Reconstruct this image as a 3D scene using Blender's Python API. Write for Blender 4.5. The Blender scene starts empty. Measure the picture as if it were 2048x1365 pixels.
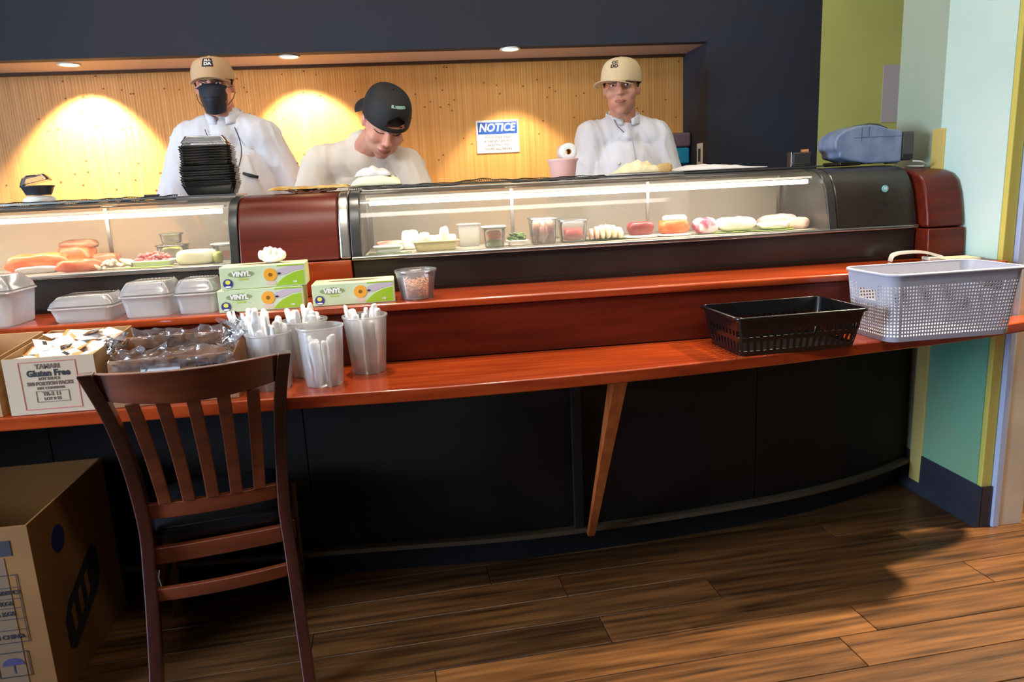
import bpy, bmesh, math, random
from mathutils import Vector, Matrix, Euler, noise
from mathutils.bvhtree import BVHTree
random.seed(7)
S = bpy.context.scene
C = S.collection
R = math.radians

# ------------------------------------------------------------------ camera, world, lights, exposure
cam_d = bpy.data.cameras.new('camera'); cam = bpy.data.objects.new('camera', cam_d); C.objects.link(cam)
PX_F, PITCH, YAW, ROLL = 1450.0, R(11.93), R(6.53), R(-2.80)
cam_d.sensor_width = 36.0; cam_d.lens = PX_F/2048*36.0
cam_d.clip_start = 0.05; cam_d.clip_end = 60
_f = Vector((math.sin(YAW)*math.cos(PITCH), math.cos(YAW)*math.cos(PITCH), -math.sin(PITCH)))
_r = Vector((math.cos(YAW), -math.sin(YAW), 0)); _u = _r.cross(_f)
r2 = _r*math.cos(ROLL) + _u*math.sin(ROLL); u2 = -_r*math.sin(ROLL) + _u*math.cos(ROLL)
cam.matrix_world = Matrix(((r2.x, u2.x, -_f.x, 0), (r2.y, u2.y, -_f.y, 0), (r2.z, u2.z, -_f.z, 1.25), (0, 0, 0, 1)))
S.camera = cam
S.view_settings.view_transform = 'Standard'; S.view_settings.look = 'None'
S.view_settings.gamma = 1; S.view_settings.use_curve_mapping = False
S.view_settings.exposure = 0.35

w = bpy.data.worlds.new('world'); S.world = w; w.use_nodes = True
w.node_tree.nodes['Background'].inputs[0].default_value = (0.80, 0.88, 1.0, 1)
w.node_tree.nodes['Background'].inputs[1].default_value = 0.03

def lamp(name, kind, loc, power, col, target=None, **kw):
    d = bpy.data.lights.new(name, kind); d.energy = power; d.color = col
    for k, v in kw.items(): setattr(d, k, v)
    o = bpy.data.objects.new(name, d); C.objects.link(o); o.location = loc
    if target is not None:
        o.rotation_euler = (Vector(target)-Vector(loc)).to_track_quat('-Z', 'Y').to_euler()
    return o
# daylight through the shop front, off to the left and behind the camera
lamp('shop_window_daylight', 'AREA', (-3.4, 0.9, 1.65), 54, (0.70, 0.84, 1.0), (1.6, 2.1, 1.25), shape='RECTANGLE', size=1.8, size_y=1.1, spread=R(110))
lamp('door_daylight', 'AREA', (-3.0, 0.85, 0.7), 4, (0.45, 0.62, 1.0), (-0.75, 1.72, 0.35), shape='RECTANGLE', size=0.5, size_y=0.9, spread=R(35))
# added soft fill over the dining side, stands for no known fixture
lamp('dining_fill_light', 'AREA', (0.2, 1.05, 2.62), 10, (1.0, 0.92, 0.83), (0.2, 2.35, 1.15), shape='RECTANGLE', size=2.6, size_y=0.4, spread=R(75))
# ceiling spot to the right of the bar: lights the floor, casts the shadow of the counter
lamp('right_ceiling_spot', 'SPOT', (2.42, 2.05, 2.62), 640, (1.0, 0.80, 0.55), (1.75, 1.25, 0.0), shadow_soft_size=0.05, spot_size=R(84), spot_blend=1.0)
# warm light above the counter
for bx_, bp_ in ((-1.45, 110), (-0.85, 110), (-0.25, 105), (0.35, 100), (0.95, 125), (1.50, 140)):
    lamp('bar_ceiling_spot', 'SPOT', (bx_, 2.32, 2.64), bp_, (1.0, 0.84, 0.64), (bx_+0.02, 2.12, 0.76), shadow_soft_size=0.05, spot_size=R(30), spot_blend=0.9)
# kitchen light over the chefs
lamp('kitchen_ceiling_light', 'AREA', (0.2, 2.62, 2.64), 11, (1.0, 0.86, 0.66), (0.2, 3.0, 1.2), shape='RECTANGLE', size=3.4, size_y=0.25)

# ------------------------------------------------------------------ materials
def lin(c):
    out = []
    for v in c:
        v /= 255.0
        out.append(v/12.92 if v <= 0.04045 else ((v+0.055)/1.055)**2.4)
    return (*out, 1)
MATS = {}
def mat(name, col, rough=0.5, metal=0.0, col2=None, scale=8.0, stretch=(1, 1, 1), bump=0.0, bscale=None, spec=0.5,
        coat=0.0, emit=0.0, alpha=1.0, contrast=(0.35, 0.65), rnd=0.0, detail=4, sheen=0.0, trans=0.0, rot=(0, 0, 0)):
    if name in MATS: return MATS[name]
    m = bpy.data.materials.new(name); m.use_nodes = True; MATS[name] = m
    nt = m.node_tree; N = nt.nodes; L = nt.links; b = N['Principled BSDF']
    c1 = lin(col)
    b.inputs['Base Color'].default_value = c1; b.inputs['Roughness'].default_value = rough
    b.inputs['Metallic'].default_value = metal; b.inputs['Specular IOR Level'].default_value = spec
    b.inputs['Coat Weight'].default_value = coat; b.inputs['Coat Roughness'].default_value = 0.08
    b.inputs['Sheen Weight'].default_value = sheen
    if trans: b.inputs['Transmission Weight'].default_value = trans
    if emit:
        b.inputs['Emission Color'].default_value = c1; b.inputs['Emission Strength'].default_value = emit
    if alpha < 1: b.inputs['Alpha'].default_value = alpha
    tc = N.new('ShaderNodeTexCoord'); mp = N.new('ShaderNodeMapping'); mp.inputs['Scale'].default_value = stretch
    mp.inputs['Rotation'].default_value = rot
    L.new(tc.outputs['Object'], mp.inputs['Vector'])
    vec = mp.outputs['Vector']
    if rnd:
        oi = N.new('ShaderNodeObjectInfo'); ad = N.new('ShaderNodeVectorMath'); ad.operation = 'ADD'
        cmb = N.new('ShaderNodeMath'); cmb.operation = 'MULTIPLY'; cmb.inputs[1].default_value = 37.0
        L.new(oi.outputs['Random'], cmb.inputs[0]); L.new(vec, ad.inputs[0]); L.new(cmb.outputs[0], ad.inputs[1]); vec = ad.outputs[0]
    last = None
    if col2 is not None:
        ns = N.new('ShaderNodeTexNoise'); ns.inputs['Scale'].default_value = scale; ns.inputs['Detail'].default_value = detail
        L.new(vec, ns.inputs['Vector'])
        cr = N.new('ShaderNodeValToRGB'); cr.color_ramp.elements[0].position = contrast[0]; cr.color_ramp.elements[1].position = contrast[1]
        cr.color_ramp.elements[0].color = c1; cr.color_ramp.elements[1].color = lin(col2)
        L.new(ns.outputs['Fac'], cr.inputs['Fac']); last = cr.outputs['Color']
        if rnd:
            hs = N.new('ShaderNodeHueSaturation'); mr = N.new('ShaderNodeMapRange')
            mr.inputs['To Min'].default_value = 1-rnd; mr.inputs['To Max'].default_value = 1+rnd
            L.new(oi.outputs['Random'], mr.inputs['Value']); L.new(mr.outputs['Result'], hs.inputs['Value'])
            L.new(last, hs.inputs['Color']); last = hs.outputs['Color']
        L.new(last, b.inputs['Base Color'])
    if bump:
        nb = N.new('ShaderNodeTexNoise'); nb.inputs['Scale'].default_value = bscale or scale*2; nb.inputs['Detail'].default_value = 4
        L.new(vec, nb.inputs['Vector'])
        bp = N.new('ShaderNodeBump'); bp.inputs['Strength'].default_value = bump; bp.inputs['Distance'].default_value = 0.01
        L.new(nb.outputs['Fac'], bp.inputs['Height']); L.new(bp.outputs['Normal'], b.inputs['Normal'])
    return m
def film(name, col, haze=0.3, rough=0.15, spec=0.5, bump=0.0, bscale=30, transl=0.5):
    """thin see-through sheet: clear transmission mixed with a scattering, glossy surface"""
    if name in MATS: return MATS[name]
    m = bpy.data.materials.new(name); m.use_nodes = True; MATS[name] = m
    nt = m.node_tree; N = nt.nodes; L = nt.links; N.clear()
    out = N.new('ShaderNodeOutputMaterial'); mix = N.new('ShaderNodeMixShader'); tr = N.new('ShaderNodeBsdfTransparent')
    df = N.new('ShaderNodeBsdfDiffuse'); tl = N.new('ShaderNodeBsdfTranslucent'); m2 = N.new('ShaderNodeMixShader')
    gl = N.new('ShaderNodeBsdfGlossy'); m3 = N.new('ShaderNodeMixShader'); fr = N.new('ShaderNodeFresnel')
    c = lin(col); tr.inputs[0].default_value = (1, 1, 1, 1)
    df.inputs[0].default_value = c; tl.inputs[0].default_value = c; m2.inputs[0].default_value = transl
    L.new(df.outputs[0], m2.inputs[1]); L.new(tl.outputs[0], m2.inputs[2])
    mix.inputs[0].default_value = haze
    L.new(tr.outputs[0], mix.inputs[1]); L.new(m2.outputs[0], mix.inputs[2])
    gl.inputs['Roughness'].default_value = rough; fr.inputs['IOR'].default_value = 1.45
    if spec:
        ml = N.new('ShaderNodeMath'); ml.operation = 'MULTIPLY'; ml.inputs[1].default_value = spec*2
        L.new(fr.outputs[0], ml.inputs[0]); L.new(ml.outputs[0], m3.inputs[0])
    else: m3.inputs[0].default_value = 0
    L.new(mix.outputs[0], m3.inputs[1]); L.new(gl.outputs[0], m3.inputs[2]); L.new(m3.outputs[0], out.inputs[0])
    if bump:
        tc = N.new('ShaderNodeTexCoord'); nb = N.new('ShaderNodeTexNoise'); nb.inputs['Scale'].default_value = bscale
        bp = N.new('ShaderNodeBump'); bp.inputs['Strength'].default_value = bump; bp.inputs['Distance'].default_value = 0.01
        L.new(tc.outputs['Object'], nb.inputs['Vector']); L.new(nb.outputs['Fac'], bp.inputs['Height'])
        for n in (df, gl, fr): L.new(bp.outputs[0], n.inputs['Normal'])
    return m

M_NAVY = mat('navy_paint', (37, 44, 60), 0.8, col2=(44, 43, 54), scale=1.5, bump=0.15, bscale=120)
M_BAMBOO = mat('bamboo', (224, 156, 80), 0.45, col2=(240, 182, 104), scale=3, stretch=(34, 34, 0.8), bump=0.0, contrast=(0.3, 0.7))
M_KNOT = mat('bamboo_knot', (150, 96, 40), 0.6)
M_SOFFIT = mat('soffit_paint', (186, 168, 164), 0.7)
M_OLIVE = mat('olive_paint', (204, 206, 118), 0.75, col2=(194, 200, 114), scale=3)
M_MINT = mat('mint_paint', (206, 232, 220), 0.7, col2=(192, 224, 212), scale=2.5, bump=0.05, bscale=90)
M_MINT_SHADED = mat('mint_paint_shaded', (104, 178, 142), 0.75, col2=(130, 172, 130), scale=3)  # mint wall below the bar, its shade put into the colour
M_SAGE = mat('sage_paint', (176, 190, 166), 0.75, col2=(160, 178, 158), scale=2)
M_YELLOW = mat('yellow_paint', (208, 196, 92), 0.65)
M_BEIGE = mat('beige_paint', (214, 198, 172), 0.7, col2=(196, 180, 156), scale=6)
M_PALEBLUE = mat('pale_blue_edge', (176, 192, 222), 0.4)
M_COVE = mat('rubber_cove', (58, 58, 66), 0.35, col2=(48, 48, 54), scale=5)
M_CEIL = mat('ceiling_paint', (196, 192, 184), 0.85)
M_FLOORB = mat('subfloor', (40, 26, 16), 0.8)
M_PLANK = mat('vinyl_plank', (42, 26, 14), 0.36, col2=(124, 82, 44), scale=2.0, stretch=(1.3, 24, 4), bump=0.05, bscale=6, contrast=(0.28, 0.68), rnd=0.30, detail=8)
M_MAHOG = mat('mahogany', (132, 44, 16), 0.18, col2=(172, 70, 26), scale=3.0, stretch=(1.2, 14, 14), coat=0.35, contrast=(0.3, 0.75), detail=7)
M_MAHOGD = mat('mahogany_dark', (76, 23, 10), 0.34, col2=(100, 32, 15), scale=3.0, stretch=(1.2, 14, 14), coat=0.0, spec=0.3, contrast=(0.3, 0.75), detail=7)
M_PANEL = mat('black_laminate', (25, 21, 17), 0.6, col2=(32, 27, 22), scale=4, spec=0.2)
M_TOE = mat('black_toe_kick', (10, 10, 10), 0.7)
M_LIP = mat('panel_lip', (92, 78, 56), 0.6)
M_BLACKP = mat('black_case_plastic', (34, 30, 27), 0.28, col2=(42, 38, 34), scale=6, bump=0.05, bscale=150)
M_CHROME = mat('brushed_steel', (190, 188, 182), 0.28, 1.0, bump=0.02, bscale=60)
M_FRAME = mat('dark_frame', (50, 50, 48), 0.3)
M_WHITEP = mat('white_plastic', (236, 236, 232), 0.35)
M_TRAY = mat('case_liner', (168, 160, 140), 0.4)
M_BRACE = mat('orange_wood', (150, 74, 30), 0.4, col2=(176, 92, 40), scale=4, stretch=(12, 12, 1))
M_CHAIR = mat('chair_wood', (54, 24, 16), 0.3, col2=(72, 32, 20), scale=3, stretch=(10, 10, 1.2), coat=0.3)
M_CHAIRX = mat('chair_wood_lit', (100, 46, 26), 0.3, col2=(126, 60, 32), scale=3, stretch=(1.2, 10, 10), coat=0.3)  # rails and slats: same chair wood with the lit tone put into its colour
M_VINYLB = mat('black_vinyl', (22, 22, 24), 0.28)
M_GLASS = film('case_glass', (255, 246, 232), haze=0.07, rough=0.08, spec=0.5, transl=0.2)  # haze of the front glass stands in for its pale daylight reflection
M_GLASSB = film('rear_glass', (214, 208, 192), haze=0.60, rough=0.2, spec=0.3, transl=0.5)
M_CUP = film('frosted_cup', (252, 252, 252), haze=0.27, rough=0.25, spec=0.35, transl=0.75)
M_CLEAR = film('clear_plastic', (244, 246, 248), haze=0.13, rough=0.12, spec=0.6)
M_TUB = film('milky_tub', (250, 250, 252), haze=0.55, rough=0.25, spec=0.4, transl=0.7)
M_BAG = film('bag_film', (240, 240, 244), haze=0.16, rough=0.12, spec=0.9, bump=1.0, bscale=26)
M_CARD = mat('cardboard', (186, 142, 92), 0.8, col2=(172, 128, 80), scale=10, stretch=(1, 1, 5))
M_CARDW = mat('printed_cardboard', (192, 168, 138), 0.75)
M_CARDB = mat('big_cardboard', (134, 88, 28), 0.8, col2=(118, 76, 24), scale=4)
M_INK = mat('black_ink', (36, 32, 34), 0.7)
M_INKR = mat('red_ink', (200, 98, 78), 0.7)
M_INKBR = mat('brown_ink', (110, 84, 66), 0.7)
M_PAPER = mat('white_paper', (240, 238, 234), 0.6)
M_BLUE = mat('sign_blue', (40, 84, 168), 0.45)
M_GREYB = mat('grey_basket_plastic', (172, 174, 188), 0.45)
M_BLKB = mat('black_basket_plastic', (14, 14, 15), 0.22)
M_GAP = mat('grey_ink', (120, 118, 116), 0.7)

# ------------------------------------------------------------------ object helpers
def tag(o, label=None, cat=None, group=None, kind=None):
    if label: o['label'] = label
    if cat: o['category'] = cat
    if group: o['group'] = group
    if kind: o['kind'] = kind
    return o
def thing(name, label, cat, loc=(0, 0, 0), rz=0.0, group=None):
    o = bpy.data.objects.new(name, None); C.objects.link(o); o.location = loc; o.rotation_euler = (0, 0, rz)
    o.empty_display_size = 0.05
    return tag(o, label, cat, group)
def link(name, me, m, parent=None, loc=None, rot=None, smooth=False):
    o = bpy.data.objects.new(name, me); C.objects.link(o)
    if m is not None and len(me.materials) == 0: me.materials.append(m)
    if parent is not None: o.parent = parent
    if loc is not None: o.location = loc
    if rot is not None: o.rotation_euler = rot
    if smooth:
        for p in me.polygons: p.use_smooth = True
    return o
def py(name, vs, fs, m, parent=None, smooth=False, **kw):
    me = bpy.data.meshes.new(name); me.from_pydata([tuple(v) for v in vs], [], fs); me.update()
    o = link(name, me, m, parent, smooth=smooth, **kw)
    return o
def fixn(o):
    bm = bmesh.new(); bm.from_mesh(o.data); bmesh.ops.recalc_face_normals(bm, faces=bm.faces); bm.to_mesh(o.data); bm.free()
    return o
def bev(o, w=0.003, seg=2, smooth=True):
    m = o.modifiers.new('bevel', 'BEVEL'); m.width = w; m.segments = seg; m.limit_method = 'ANGLE'; m.angle_limit = R(35)
    if smooth:
        for p in o.data.polygons: p.use_smooth = True
        try: o.modifiers.new('wn', 'WEIGHTED_NORMAL')
        except Exception: pass
    return o
def sol(o, t, off=0.0):
    m = o.modifiers.new('solid', 'SOLIDIFY'); m.thickness = t; m.offset = off; return o
def bake(o):
    dg = bpy.context.evaluated_depsgraph_get(); dg.update()
    me = bpy.data.meshes.new_from_object(o.evaluated_get(dg)); o.modifiers.clear(); o.data = me; return o
class MB:
    def __init__(s): s.v = []; s.f = []
    def add(s, vs, fs):
        n = len(s.v); s.v += [tuple(v) for v in vs]; s.f += [tuple(i+n for i in f) for f in fs]; return s
    def box(s, x0, x1, y0, y1, z0, z1, rz=0, c=None):
        vs = [(x, y, z) for z in (z0, z1) for y in (y0, y1) for x in (x0, x1)]
        if rz:
            cx, cy = c or ((x0+x1)/2, (y0+y1)/2); cc, ss = math.cos(rz), math.sin(rz)
            vs = [(cx+(x-cx)*cc-(y-cy)*ss, cy+(x-cx)*ss+(y-cy)*cc, z) for x, y, z in vs]
        return s.add(vs, [(0, 2, 3, 1), (4, 5, 7, 6), (0, 1, 5, 4), (2, 6, 7, 3), (0, 4, 6, 2), (1, 3, 7, 5)])
    def loft(s, rings, cap=True, closed=True):
        n = len(rings[0]); vs = [p for r in rings for p in r]; fs = []
        for i in range(len(rings)-1):
            for j in range(n if closed else n-1):
                k = (j+1) % n
                fs.append((i*n+j, i*n+k, (i+1)*n+k, (i+1)*n+j))
        if cap:
            fs.append(tuple(range(n-1, -1, -1))); fs.append(tuple((len(rings)-1)*n+j for j in range(n)))
        return s.add(vs, fs)
    def lathe(s, prof, seg=32, c=(0, 0), cap=False):
        rings = [[(c[0]+r*math.cos(2*math.pi*k/seg), c[1]+r*math.sin(2*math.pi*k/seg), z) for k in range(seg)] for r, z in prof]
        return s.loft(rings, cap)
    def tube(s, pts, r, seg=8, cap=True):
        rs = r if isinstance(r, (list, tuple)) else [r]*len(pts); P = [Vector(p) for p in pts]; rings = []; pu = None
        for i, p in enumerate(P):
            t = (P[min(i+1, len(P)-1)]-P[max(i-1, 0)]).normalized()
            if pu is None:
                a = Vector((0, 0, 1)) if abs(t.z) < 0.9 else Vector((1, 0, 0)); u = t.cross(a).normalized()
            else: u = (pu - t*pu.dot(t)).normalized()
            pu = u; v = t.cross(u)
            rings.append([p+(u*math.cos(2*math.pi*k/seg)+v*math.sin(2*math.pi*k/seg))*rs[i] for k in range(seg)])
        return s.loft(rings, cap)
    def ellip(s, c, r, seg=16, rings=10, rot=None):
        Rm = Euler(rot).to_matrix() if rot else Matrix.Identity(3); rr = []
        for i in range(1, rings):
            th = math.pi*i/rings
            rr.append([Vector(c)+Rm@Vector((r[0]*math.sin(th)*math.cos(2*math.pi*k/seg), r[1]*math.sin(th)*math.sin(2*math.pi*k/seg), -r[2]*math.cos(th))) for k in range(seg)])
        return s.loft(rr, True)
    def capsule(s, p0, p1, r0, r1, seg=12):
        p0, p1 = Vector(p0), Vector(p1); d = (p1-p0); n = d.normalized(); pts = []; rs = []
        for a in (80, 55, 30, 0): pts.append(p0-n*r0*math.sin(R(a))); rs.append(r0*math.cos(R(a)))
        for a in (0, 30, 55, 80): pts.append(p1+n*r1*math.sin(R(a))); rs.append(r1*math.cos(R(a)))
        pts[3] = p0 + d*0.01; pts[4] = p1 - d*0.01
        return s.tube(pts, rs, seg)
    def obj(s, name, m, parent=None, smooth=False, **kw): return fixn(py(name, s.v, s.f, m, parent, smooth, **kw))
def rrect(w, d, r, z=0, n=4, c=(0, 0)):
    """rounded rectangle ring, counter-clockwise"""
    pts = []
    for (sx, sy, a0) in ((1, 1, 0), (-1, 1, 90), (-1, -1, 180), (1, -1, 270)):
        for i in range(n+1):
            a = R(a0+90*i/n); pts.append((c[0]+sx*(w/2-r)+r*math.cos(a), c[1]+sy*(d/2-r)+r*math.sin(a), z))
    return pts
def extr_x(name, prof, x0, x1, m, parent=None, closed=True, smooth=False):
    """profile of (y,z) pushed along X"""
    mb = MB(); mb.loft([[(x0, y, z) for y, z in prof], [(x1, y, z) for y, z in prof]], cap=closed, closed=closed)
    return mb.obj(name, m, parent, smooth)
def poly_z(name, pts, z0, z1, m, parent=None):
    mb = MB(); mb.loft([[(x, y, z0) for x, y in pts], [(x, y, z1) for x, y in pts]]); return mb.obj(name, m, parent)
def text(name, s, size, m, parent, loc, rot=(R(90), 0, 0), align='CENTER', bold=0.0, ext=0.0003, shear=0.0, sx=1.0):
    cu = bpy.data.curves.new(name, 'FONT'); cu.body = s; cu.size = size; cu.align_x = align; cu.align_y = 'CENTER'
    cu.extrude = ext; cu.offset = bold; cu.shear = shear; cu.resolution_u = 3
    t = bpy.data.objects.new(name, cu); C.objects.link(t)
    dg = bpy.context.evaluated_depsgraph_get(); dg.update()
    me = bpy.data.meshes.new_from_object(t.evaluated_get(dg)); bpy.data.objects.remove(t)
    me.materials.clear()
    o = link(name, me, m, parent, loc=loc, rot=rot); o.scale = (sx, 1, 1); return o
def disc(mb, c, r, ax='y', n=20, t=0.0006, r2=None):
    r2 = r2 or r
    f = {'y': lambda a, b, k: (c[0]+a, c[1]+k, c[2]+b), 'x': lambda a, b, k: (c[0]+k, c[1]+a, c[2]+b), 'z': lambda a, b, k: (c[0]+a, c[1]+b, c[2]+k)}[ax]
    mb.loft([[f(r*math.cos(2*math.pi*i/n), r2*math.sin(2*math.pi*i/n), k) for i in range(n)] for k in (-t, t)]); return mb
def frame_rect(mb, x0, x1, z0, z1, y, t=0.001, d=0.0003):
    mb.box(x0, x1, y-d, y+d, z0, z0+t); mb.box(x0, x1, y-d, y+d, z1-t, z1)
    mb.box(x0, x0+t, y-d, y+d, z0+t, z1-t); mb.box(x1-t, x1, y-d, y+d, z0+t, z1-t); return mb
def cloth_patch(name, pts_fn, nu, nv, m, parent=None, thick=0.002, smooth=True):
    vs = [pts_fn(i/nu, j/nv) for j in range(nv+1) for i in range(nu+1)]
    fs = [(j*(nu+1)+i, j*(nu+1)+i+1, (j+1)*(nu+1)+i+1, (j+1)*(nu+1)+i) for j in range(nv) for i in range(nu)]
    o = py(name, vs, fs, m, parent, smooth); sol(o, thick, 1.0); return o
def interp(pts, x):
    for (a, b), (c, d) in zip(pts, pts[1:]):
        if x <= c:
            t = (x-a)/(c-a); t = max(0, t); return b+(d-b)*t
    return pts[-1][1]
def smooth_curve(pts, n):
    """Catmull-Rom through the points"""
    P = [Vector((p[0], p[1])) if len(p) == 2 else Vector(p) for p in pts]; out = []
    for i in range(len(P)-1):
        p0 = P[max(i-1, 0)]; p1 = P[i]; p2 = P[i+1]; p3 = P[min(i+2, len(P)-1)]
        for k in range(n):
            t = k/n
            out.append(0.5*((2*p1)+(p2-p0)*t+(2*p0-5*p1+4*p2-p3)*t*t+(-p0+3*p1-3*p2+p3)*t**3))
    out.append(P[-1]); return out

# ------------------------------------------------------------------ the setting
Z_CEIL = 2.7
fl = MB().box(-3.6, 4.6, -0.4, 4.6, -0.06, -0.004).obj('floor', M_FLOORB); tag(fl, kind='structure')
# floor planks, one mesh shared in two lengths
def plank_mesh(L, W):
    b = MB(); e = 0.0012
    b.loft([rect for rect in ([(-L/2+e, -W/2+e, -0.004), (L/2-e, -W/2+e, -0.004), (L/2-e, W/2-e, -0.004), (-L/2+e, W/2-e, -0.004)],
        [(-L/2+e, -W/2+e, -0.001), (L/2-e, -W/2+e, -0.001), (L/2-e, W/2-e, -0.001), (-L/2+e, W/2-e, -0.001)],
        [(-L/2+2*e, -W/2+2*e, 0), (L/2-2*e, -W/2+2*e, 0), (L/2-2*e, W/2-2*e, 0), (-L/2+2*e, W/2-2*e, 0)])])
    me = bpy.data.meshes.new('plank'); me.from_pydata(b.v, [], b.f); me.update(); me.materials.append(M_PLANK); return me
PL, PW = 1.22, 0.128
pm = plank_mesh(PL, PW); ang = R(3.2)
rows = 0
for j in range(-3, 33):
    off = random.random()*PL
    for i in range(-3, 5):
        u = i*PL + off; v = 0.15 + j*PW
        x = 0.3 + u*math.cos(ang) - (v-1.5)*math.sin(ang); y = v + u*math.sin(ang)
        if x < -2.9 or x > 3.9 or y < 0.25 or y > 4.4: continue
        o = link('plank', pm, None, fl, loc=(x, y, 0), rot=(0, 0, ang))

# back wall (navy) with the opening of the bamboo alcove
YN, YB, ZS, XA = 3.35, 3.68, 1.855, 1.345
wb = MB()
wb.box(-3.2, XA, YN, YN+0.06, ZS, Z_CEIL)                # bulkhead
wb.box(XA, 1.885, YN, YN+0.06, 0, Z_CEIL)                 # pier on the right
wb.box(-3.2, XA, YN, YN+0.06, 0, 0.9)                     # dado behind the bar
wb.box(XA, XA+0.03, YN+0.06, YB+0.05, 0.9, ZS)            # reveal
tag(wb.obj('wall_back', M_NAVY), kind='structure')
tag(MB().box(1.885, 4.2, YN, YN+0.06, 0, Z_CEIL).obj('wall_olive', M_OLIVE), kind='structure')
tag(MB().box(-3.2, XA, YN+0.06, YB+0.06, ZS, ZS+0.03).obj('trim_1', M_SOFFIT), kind='structure')
tag(MB().box(-3.2, XA, YB-0.035, YB-0.012, ZS-0.012, ZS).obj('trim_2', mat('dark_bead', (70, 44, 26), 0.6)), kind='structure')
tag(MB().box(-3.2, XA, YN+0.06, YB+0.05, 0.87, 0.9).obj('trim_3', M_SOFFIT), kind='structure')
# bamboo wall: board with slim half-round slats standing on it
bw = MB().box(-3.2, XA, YB, YB+0.05, 0.9, ZS).obj('wall_alcove', M_BAMBOO); tag(bw, kind='structure')
sb = MB(); x = -3.2; kn = MB()
while x < XA-0.004:
    wd = random.uniform(0.010, 0.016); x1 = min(x+wd, XA)
    prof = [(x+0.0005, YB), (x+wd*0.22, YB-0.0003), (x+wd*0.5, YB-0.0005), (x+wd*0.78, YB-0.0003), (x1-0.0005, YB)]
    sb.add([(px, py_, z) for z in (0.9, ZS-0.001) for px, py_ in prof], [(i, i+1, 5+i+1, 5+i) for i in range(4)])
    for _ in range(2):
        if random.random() < 0.42:
            z = random.uniform(0.95, ZS-0.02); kn.box(x+wd*0.2, x+wd*0.8, YB-0.0024, YB-0.001, z, z+0.006)
    x += wd
o = sb.obj('bamboo_slats', M_BAMBOO, bw, smooth=True); o['kind'] = 'stuff'
o = kn.obj('bamboo_knots', M_KNOT, bw); o['kind'] = 'stuff'

# right wall: mint above the bar, the same mint in a painted shade below, yellow strips, sage return behind
XW = 1.87
tag(MB().box(XW, 2.01, 2.18, 2.49, 0.78, Z_CEIL).obj('wall_right', M_MINT), kind='structure')
tag(MB().box(XW, 2.01, 2.18, 2.50, 0.0, 0.78).obj('wall_right_lower', M_MINT_SHADED), kind='structure')
tag(MB().box(XW+0.012, 2.01, 2.49, 2.76, 0.78, Z_CEIL).obj('wall_return', M_SAGE), kind='structure')
tag(MB().box(XW+0.004, 2.01, 2.50, 2.76, 0.0, 0.78).obj('wall_return_lower', M_SAGE), kind='structure')
bev(tag(MB().box(XW-0.006, XW+0.03, 2.462, 2.53, 0.0, 1.385).obj('trim_4', mat('ochre_strip', (200, 176, 96), 0.7)), kind='structure'), 0.006)
bev(tag(MB().box(XW, 1.91, 2.158, 2.18, 0.0, Z_CEIL).obj('trim_5', M_YELLOW), kind='structure'), 0.004)
bev(tag(MB().box(1.911, 1.935, 2.140, 2.18, 0.0, Z_CEIL).obj('trim_6', M_PALEBLUE), kind='structure'), 0.003)
bev(tag(MB().box(1.936, 2.03, 2.146, 2.18, 0.0, Z_CEIL).obj('trim_7', M_BEIGE), kind='structure'), 0.003)
bs = MB()
prof = [(0, 0.15), (-0.004, 0.15), (-0.005, 0.04), (-0.018, 0.004), (-0.022, 0.0), (0, 0)]
bs.loft([[(XW+a, 2.15, z) for a, z in prof], [(XW+a, 2.60, z) for a, z in prof]])
tag(bs.obj('baseboard_right', M_COVE), kind='structure')
tag(MB().box(XW-0.002, 1.909, 2.150, 2.157, 0, 0.15).obj('baseboard_end', M_COVE), kind='structure')
tag(MB().box(-3.2, 4.6, -0.4, 4.2, Z_CEIL, Z_CEIL+0.05).obj('ceiling', M_CEIL), kind='structure')
tag(MB().box(4.2, 4.26, -0.4, 4.2, 0, Z_CEIL).obj('wall_far_right', M_BEIGE), kind='structure')

# paper sheet on the olive wall
o = MB().box(2.20, 2.40, YN-0.003, YN-0.001, 1.47, 1.73).obj('paper_sheet', mat('grey_paper', (196, 190, 196), 0.7))
tag(o, 'pale grey paper sheet taped to the olive green wall', 'paper')

# ------------------------------------------------------------------ bar: counter, riser, ledge, front
CZ, LZ, YR = 0.76, 0.937, 2.13
front = smooth_curve([(-3.1, 1.86), (-2.0, 1.845), (-1.05, 1.831), (-0.375, 1.818), (0.04, 1.803), (0.5, 1.822), (0.905, 1.865), (1.23, 1.915), (1.6, 1.975), (1.85, 2.035), (1.95, 2.075), (1.985, 2.11)], 6)
pts = [(p.x, p.y) for p in front]+[(1.985, YR), (1.865, YR), (-3.1, YR)]
bar = thing('bar_counter', 'long curved mahogany counter shelf with baskets and plastic cups standing on it', 'counter')
ct = poly_z('counter_top', pts, CZ-0.034, CZ, M_MAHOG, bar); bev(ct, 0.011, 4)
ledge = thing('serving_ledge', 'upper mahogany ledge and riser running below the glass display cases', 'ledge')
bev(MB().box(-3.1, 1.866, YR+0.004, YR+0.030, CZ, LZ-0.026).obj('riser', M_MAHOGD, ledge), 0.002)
bev(MB().box(-3.1, 1.866, YR-0.010, 2.60, LZ-0.024, LZ).obj('ledge_top', M_MAHOG, ledge), 0.007, 3)
bev(MB().box(1.80, 1.866, YR-0.004, 2.33, LZ, LZ+0.006).obj('end_strip', M_MAHOGD, ledge), 0.002)
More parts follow.
